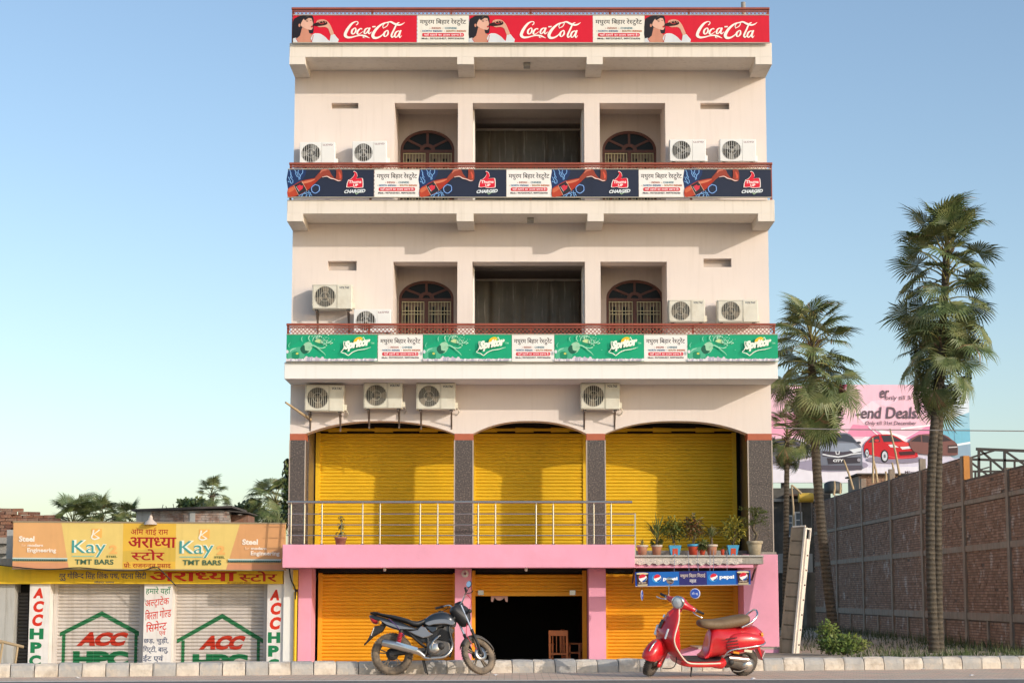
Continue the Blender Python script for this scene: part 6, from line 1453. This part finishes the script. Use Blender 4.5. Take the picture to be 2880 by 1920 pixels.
vp('grab_rail', MB().tube(cr([(.13, .165, .71), (.03, .17, .755), (-.06, .155, .81), (-.125, .12, .88), (-.145, .05, .925), (-.145, 0, .93), (-.145, -.05, .925), (-.125, -.12, .88), (-.06, -.155, .81), (.03, -.17, .755), (.13, -.165, .71)], 5), .014, 10), M_chr)
for s_ in (-1, 1): vp('rail_stay', MB().tube([(-.06, s_ * .15, .81), (-.05, s_ * .08, .71)], .009, 6), M_chr)
vp('tail_light', MB().loft([(-.275, .56, .6, .02), (-.255, .53, .63, .05), (-.2, .54, .67, .06)], 14, 2.5), M_redl)
vp('rear_mudguard', MB().prism([(-.2, .46), (-.14, .46), (-.2, .34), (-.265, .22), (-.25, .32)], -.07, .07), M_red, None, .008); vp('number_plate', MB().obox((-.272, 0, .31), (.003, 0, .002), (0, .085, 0), (-.02, 0, .05)), M_white); vp('side_plate', MB().obox((.06, .26, .395), (.06, 0, .008), (0, .004, 0), (-.002, 0, .016)), M_cream2); vp('reflector', MB().obox((.24, .255, .372), (.045, 0, .008), (0, .005, 0), (-.002, 0, .014)), M_amber)
# engine on the left side
vp('transmission_case', MB().loft([(.36, .17, .27, .03), (.3, .15, .31, .055), (.16, .12, .31, .06), (.05, .09, .29, .06), (-.05, .1, .27, .055), (-.1, .14, .22, .02)], 16, 2.8, 4, .13), M_eng); vp('air_filter', MB().tube([(.31, .17, .285), (.02, .175, .255)], [.04, .045], 14), M_muf); vp('fan_cover', MB().lathe([(0, .03), (.05, .03), (.08, .015), (.085, 0)], (.02, .18, .165), (0, 1, 0), 22), M_muf); vp('cooling_cap', MB().lathe([(0, .02), (.03, .02), (.04, 0)], (.28, .2, .225), (0, 1, 0), 14), M_engd)
vp('kick_lever', MB().tube(cr([(.03, .21, .15), (.15, .22, .1), (.26, .22, .11)], 4), .012, 6), M_eng); vp('rear_shock', MB().tube([(-.02, -.1, .25), (-.06, -.1, .45)], .03, 10), M_engd); vp('muffler', MB().tube([(.2, -.17, .13), (-.1, -.18, .17)], [.05, .06], 14), M_engd); vp('centre_stand', MB().tube([(.82, .06, .17), (.86, .14, .01)], .012, 8).tube([(.86, .14, .012), (.83, .17, .006)], .012, 6), M_fr)
vp('hub_nut', MB().lathe([(0, .02), (.02, .02), (.03, 0)], (0, .1, .205), (0, 1, 0), 10), M_chr)
# headset
hs = MB(); secs = []
for y, hx, hz in ((-.235, .022, .022), (-.2, .035, .034), (-.12, .05, .048), (-.05, .085, .075), (0, .095, .085), (.05, .085, .075), (.12, .05, .048), (.2, .035, .034), (.235, .022, .022)):
    cz = 1.045 - .03 * abs(y) / .2; cx_ = 1.03 - .06 * (abs(y) / .235) ** 2
    secs.append([Vector((cx_ + hx * math.cos(2 * math.pi * k / 16), y, cz + hz * math.sin(2 * math.pi * k / 16))) for k in range(16)])
cols = [cr([r[i] for r in secs], 3) for i in range(16)]; hs.rings([[c[k] for c in cols] for k in range(len(cols[0]))]); vp('headset', hs, M_red, SV)
vp('steering_neck', MB().loft([(.99, .9, 1.02, .05), (1.03, .88, 1.04, .065), (1.08, .9, 1.02, .05)], 14, 2.2), M_red, SV)
vp('headlamp_ring', MB().lathe([(.082, -.05), (.095, 0), (.09, .02), (.076, .022)], (1.1, 0, 1.06), (1, 0, .05), 26), M_chr, SV); vp('headlamp', MB().lathe([(.078, .012), (.055, .024), (0, .03)], (1.1, 0, 1.06), (1, 0, .05), 24), M_lens, SV)
for s_ in (-1, 1):
    vp('grip', MB().tube([(.968, s_ * .235, 1.01), (.93, s_ * .35, 1.0)], .018, 10), M_vinyl, SV); vp('bar_end', MB().lathe([(.026, 0), (.026, .012)], (.968, s_ * .235, 1.01), (-.3, s_, -.08), 12), M_chr, SV)
    vp('lever', MB().tube(cr([(1.0, s_ * .2, 1.0), (1.05, s_ * .26, .99), (1.02, s_ * .34, .97), (.995, s_ * .37, .965)], 4), .009, 8), M_chr, SV)
vp('mirror', MB().tube(cr([(.99, -.2, 1.04), (1.0, -.22, 1.12), (.985, -.24, 1.2)], 4), .008, 8).lathe([(0, .016), (.045, .012), (.055, 0), (.05, -.006), (0, -.006)], (.985, -.25, 1.26), (1, .2, 0), 18), M_chr, SV)
# ================================================================ POTTED PLANTS ON THE LEDGE
zl0 = za + .036
M_terr = mat('terracotta', (.42, .19, .115), .85, var=.15, scale=9, dirt=(.55, .42, .34), dirtamt=.6, dscale=7); M_rim = mat('lime_rim', (.55, .46, .38), .9, var=.15)
M_bluep = mat('blue_planter', (.06, .33, .55), .6, var=.08); M_redp = mat('red_planter', (.55, .07, .03), .6, var=.1); M_crp = mat('cream_pot', (.50, .42, .29), .85, var=.2, dirt=(.18, .14, .09), dirtamt=.8, dscale=6); M_soil = mat('soil', (.05, .035, .025), .95)
M_l1 = leaf_mat('pot_leaf_green', (.11, .15, .04), (.22, .22, .07)); M_l2 = leaf_mat('pot_leaf_yellow', (.36, .3, .05), (.19, .2, .045)); M_l3 = leaf_mat('pot_leaf_red', (.28, .12, .06), (.15, .17, .05)); M_l4 = leaf_mat('pot_leaf_grey', (.2, .185, .09), (.28, .25, .12))
def pot(zx, wtop, h, kind, label, seed, plant, ph, spread):
    r = random.Random(seed); c = P(1740 + zx / 5.113, 1562, 35.42); x, y, z = c.x, 35.42, zl0; w_ = wtop / 5.113 / 138 / 2; h = h / 5.113 / 138
    t = thing('potted_plant', label, 'potted plant', (x, y, z), 'pots on the flower ledge')
    if kind in ('terra', 'cream', 'red', 'redblue'):
        m = {'terra': M_terr, 'cream': M_crp, 'red': M_redp, 'redblue': M_redp}[kind]; rm = {'terra': M_rim, 'cream': M_crp, 'red': M_redp, 'redblue': M_bluep}[kind]
        MB().lathe([(0, 0), (w_ * .66, 0), (w_ * .9, h * .84)], n=20).build('pot', m, t, True); MB().lathe([(w_ * .9, h * .8), (w_, h * .8), (w_, h), (w_ * .88, h), (w_ * .86, h * .9), (0, h * .9)], n=20).build('rim', rm, t, True)
    else:
        MB().rings([[(sx * w_ * q, sy * w_ * .8 * q, zz) for sx, sy in ((-1, -1), (1, -1), (1, 1), (-1, 1))] for q, zz in ((.66, 0), (1, h))], smooth=False).build('pot', M_bluep, t, True, bev=.006)
        q = .78; MB().add([(-w_ * .42, -w_ * .8 * .69 - .004, .0), (-w_ * .2, -w_ * .8 * .69 - .004, 0), (-w_ * .2, -w_ * .8 * .73 - .004, h * .14), (w_ * .2, -w_ * .8 * .73 - .004, h * .14), (w_ * .2, -w_ * .8 * .69 - .004, 0), (w_ * .42, -w_ * .8 * .69 - .004, 0), (w_ * .42, -w_ * .8 * .9 - .004, h * .68), (-w_ * .42, -w_ * .8 * .9 - .004, h * .68)], [(0, 1, 2, 7), (2, 3, 6, 7), (3, 4, 5, 6)]).build('red_panel', M_redp, t, True)
    MB().lathe([(0, h * .93), (w_ * .84, h * .93)], n=16).build('soil', M_soil, t, True)
    lf = MB(); st = MB(); ph = ph * 1.38 / 5.113 / 138; sp = spread * 1.2 / 5.113 / 138; b = Vector((0, 0, h * .92)); ms = [M_l1, M_l2, M_l3, M_l4]
    def blade(p, d, L_, w2, mi, arch=.3):
        d = Vector(d).normalized(); s_ = d.cross(Vector((0, .3, 1))); s_ = (s_.normalized() if s_.length > 1e-4 else Vector((1, 0, 0))) * w2; p = Vector(p); lf.mi = mi
        m1 = p + d * L_ * .5; tip = p + d * L_ - Vector((0, 0, arch * L_)); lf.add([p, m1 + s_, tip, m1 - s_], [(0, 1, 2, 3)])
    if plant == 'yucca':
        st.tube([b, b + Vector((.02, 0, ph * .35))], [.03, .025], 6)
        for i in range(46): a = r.uniform(0, 6.28); e = r.uniform(.5, 1.5); blade(b + Vector((.02, 0, ph * r.uniform(.05, .35))), (math.cos(a) * math.cos(e), math.sin(a) * math.cos(e), math.sin(e)), ph * r.uniform(.45, .75), .014, 0, .12)
        for i in range(60): a = r.uniform(0, 6.28); blade(b + Vector((math.cos(a) * .06, math.sin(a) * .06, r.uniform(0, .12))), (math.cos(a), math.sin(a), .5), .1, .03, 0, .4)
    elif plant == 'sprout':
        for i in range(16): a = r.uniform(0, 6.28); e = r.uniform(.4, 1.4); blade(b, (math.cos(a) * math.cos(e), math.sin(a) * math.cos(e), math.sin(e)), ph * r.uniform(.4, 1), .012, r.choice([0, 3]), .3)
    elif plant == 'bush':
        for i in range(5): a = r.uniform(0, 6.28); st.tube([b, b + Vector((math.cos(a) * sp * .3, math.sin(a) * sp * .3, ph * .6))], [.01, .005], 5)
        for i in range(330):
            d = Vector((r.gauss(0, 1), r.gauss(0, 1), r.gauss(0, 1))).normalized() * r.random() ** .5; p = b + Vector((d.x * sp * .5, d.y * sp * .4, ph * (.58 + .42 * d.z))); q = Vector((d.x + r.uniform(-.6, .6), d.y + r.uniform(-.6, .6), r.uniform(-.3, .8))); blade(p, q, r.uniform(.09, .17), .02, r.choice(spec[seed]), .3)
    elif plant == 'tuft':
        st.tube([b, b + Vector((0, 0, ph * .3))], [.03, .02], 6)
        for i in range(70): a = r.uniform(0, 6.28); e = r.uniform(.1, 1.4); blade(b + Vector((0, 0, ph * .3)), (math.cos(a) * math.cos(e), math.sin(a) * math.cos(e), math.sin(e)), ph * r.uniform(.5, .9), .012, r.choice([0, 3, 3]), .35)
    elif plant == 'juniper':
        st.tube(cr([b, b + Vector((.05, 0, ph * .2)), b + Vector((-.03, 0, ph * .4)), b + Vector((.03, 0, ph * .6))], 4), [.03] * 12 + [.02], 6)
        for k in range(34):
            a = r.uniform(0, 6.28); c2 = b + Vector((math.cos(a) * sp * .42 * r.random() ** .6, math.sin(a) * sp * .3 * r.random(), ph * r.uniform(.45, .95)))
            for i in range(24): blade(c2 + Vector((r.gauss(0, .04), r.gauss(0, .03), r.gauss(0, .018))), (r.uniform(-1, 1), r.uniform(-1, 1), r.uniform(.1, .8)), r.uniform(.04, .09), .01, 0, .1)
        for i in range(60): a = r.uniform(0, 6.28); blade(b + Vector((math.cos(a) * sp * .45, math.sin(a) * .1, ph * r.uniform(.1, .4))), (math.cos(a), 0, .3), .07, .008, 3)
    if st.v: st.build('stem', mat('twig', (.12, .09, .06), .9), t, True)
    lf.build('foliage', ms, t, True)
    return t
spec = {3: [0, 0, 1], 4: [0, 2, 2, 3], 6: [1, 1, 1, 0], 8: [3, 0]}
pot(342, 170, 148, 'terra', 'terracotta pot with a few thin sprouts, leftmost on the ledge', 1, 'sprout', 110, 60); pot(548, 165, 150, 'terra', 'terracotta pot with tall spiky yucca leaves', 2, 'yucca', 375, 300)
pot(808, 180, 142, 'blue', 'blue planter with red panel holding a bushy green plant', 3, 'bush', 295, 250); pot(1078, 178, 160, 'redblue', 'red pot with blue rim holding a reddish plant', 4, 'bush', 310, 200)
pot(1205, 92, 80, 'red', 'tiny red pot right of the blue-rimmed one', 8, 'bush', 80, 95); pot(1340, 175, 155, 'terra', 'pale rimmed terracotta pot with a thin grassy tuft', 5, 'tuft', 270, 280)
pot(1495, 62, 85, 'red', 'small red pot tucked left of the second blue planter', 9, 'sprout', 60, 60); pot(1642, 172, 145, 'blue', 'blue planter with red panel holding a yellow leaved bush', 6, 'bush', 300, 280)
pot(1958, 235, 205, 'cream', 'large cream pot with a dark clipped bush at the right end', 7, 'juniper', 370, 330)
# plant behind the steel railing
p = P(958, 1530, 35.6); t = thing('potted_plant', 'drooping dry plant in a low pot behind the steel railing', 'potted plant', (p.x, 35.6, 2.192)); r = random.Random(4); lf = MB(); st = MB()
MB().lathe([(0, 0), (.09, 0), (.12, .14), (.13, .14), (.13, .17), (.11, .17), (0, .15)], n=16).build('pot', M_terr, t, True)
st.tube([(0, 0, .15), (.01, 0, .45), (0, 0, .6)], [.012, .01, .006], 5)
for i in range(60):
    a = r.uniform(0, 6.28); z = r.uniform(.18, .6); L_ = r.uniform(.08, .18) * (1.2 - z); d = Vector((math.cos(a), math.sin(a) * .6, r.uniform(.0, .5))); b = Vector((0, 0, z)); s_ = Vector((-d.y, d.x, 0)) * .025; lf.mi = r.choice([0, 0, 1]); lf.add([b, b + d * L_ * .6 + s_, b + d * L_ - Vector((0, 0, L_ * .8)), b + d * L_ * .6 - s_], [(0, 1, 2, 3)])
st.build('stem', MATS['twig'], t, True); lf.build('foliage', [M_l4, M_l1], t, True)
# ================================================================ CHAIRS IN THE DARK DOORWAY
M_ch = mat('varnished_wood', (.58, .19, .055), .4, var=.2, scale=10)
def chair(x, y, rz, label):
    t = thing('wooden_chair', label, 'chair', (x, y, -.43), 'wooden chairs in the doorway', rz); t.scale = (.92, .92, .9)
    for sx in (-1, 1):
        MB().box(sx * .2 - .022, sx * .2 + .022, -.2, -.155, 0, .62).build('leg', M_ch, t, True); MB().bar((sx * .2, .2, 0), (sx * .2, .26, .95), .045).build('leg', M_ch, t, True)
        MB().box(sx * .2 - .035, sx * .2 + .035, -.23, .23, .62, .65).build('arm_rest', M_ch, t, True, bev=.008)
    MB().box(-.22, .22, -.21, .22, .40, .44).build('seat', M_ch, t, True, bev=.008); MB().box(-.225, .225, .235, .275, .84, .97).build('top_rail', M_ch, t, True, bev=.01)
    for i in range(4): MB().bar((-.13 + .087 * i, .225, .44), (-.13 + .087 * i, .25, .85), .03, .015).build('back_slat', M_ch, t, True)
    return t
c = P(1575, 1820, 37.12); chair(c.x, 37.12, R(170), 'wooden armchair with its back to the street in the dark doorway'); c = P(1625, 1810, 37.75); chair(c.x - .1, 37.75, R(80), 'wooden armchair seen from the side by the maroon wall')
# small pale garland board under the raised shutter
a, b = P(1381, 1692, 36.95), P(1428, 1674, 36.95); mb = MB(); W = b.x - a.x
o = thing('door_garland', 'small pale scalloped decoration hanging under the half raised shutter', 'decoration', (a.x, 36.95, a.z))
A = Art((0, 0, 100, 40), W, b.z - a.z); A.poly('cloth', [(0, 0), (100, 0), (100, 38), (88, 38), (80, 12), (66, 26), (50, 30), (34, 26), (20, 12), (12, 38), (0, 38)], 'd9b8b0'); A.build(o)
# litter on the pavement
for i, (px_, py_) in enumerate(((217, 1903), (790, 1903), (1394, 1895), (2117, 1905), (2733, 1896), (2594, 1879))):
    Y = 1.17 * 4860 / (py_ - 1674) * .995; p = P(px_, py_, Y); r = random.Random(i); mb = MB(); n = 7
    mb.add([(r.uniform(.02, .06) * math.cos(k * .9), r.uniform(.02, .05) * math.sin(k * .9), r.uniform(.0, .025)) for k in range(n)] + [(0, 0, .03)], [(k, (k + 1) % n, n) for k in range(n)])
    o = mb.build('paper_scrap', mat('paper_white', (.75, .7, .66), .9), None, True); o.location = (p.x, Y, .006); o.rotation_euler = (0, 0, i)
    tag(o, ['crumpled paper scrap on the pavement before the left store shutter', 'paper scrap lying on the pavement left of the motorcycle', 'paper scrap on the pavement right of the motorcycle front wheel', 'white paper scrap in front of the scooter rear wheel', 'white scrap on the pavement at far right', 'scrap against the kerb before the twin palms'][i], 'litter', 'scraps of paper on the pavement')
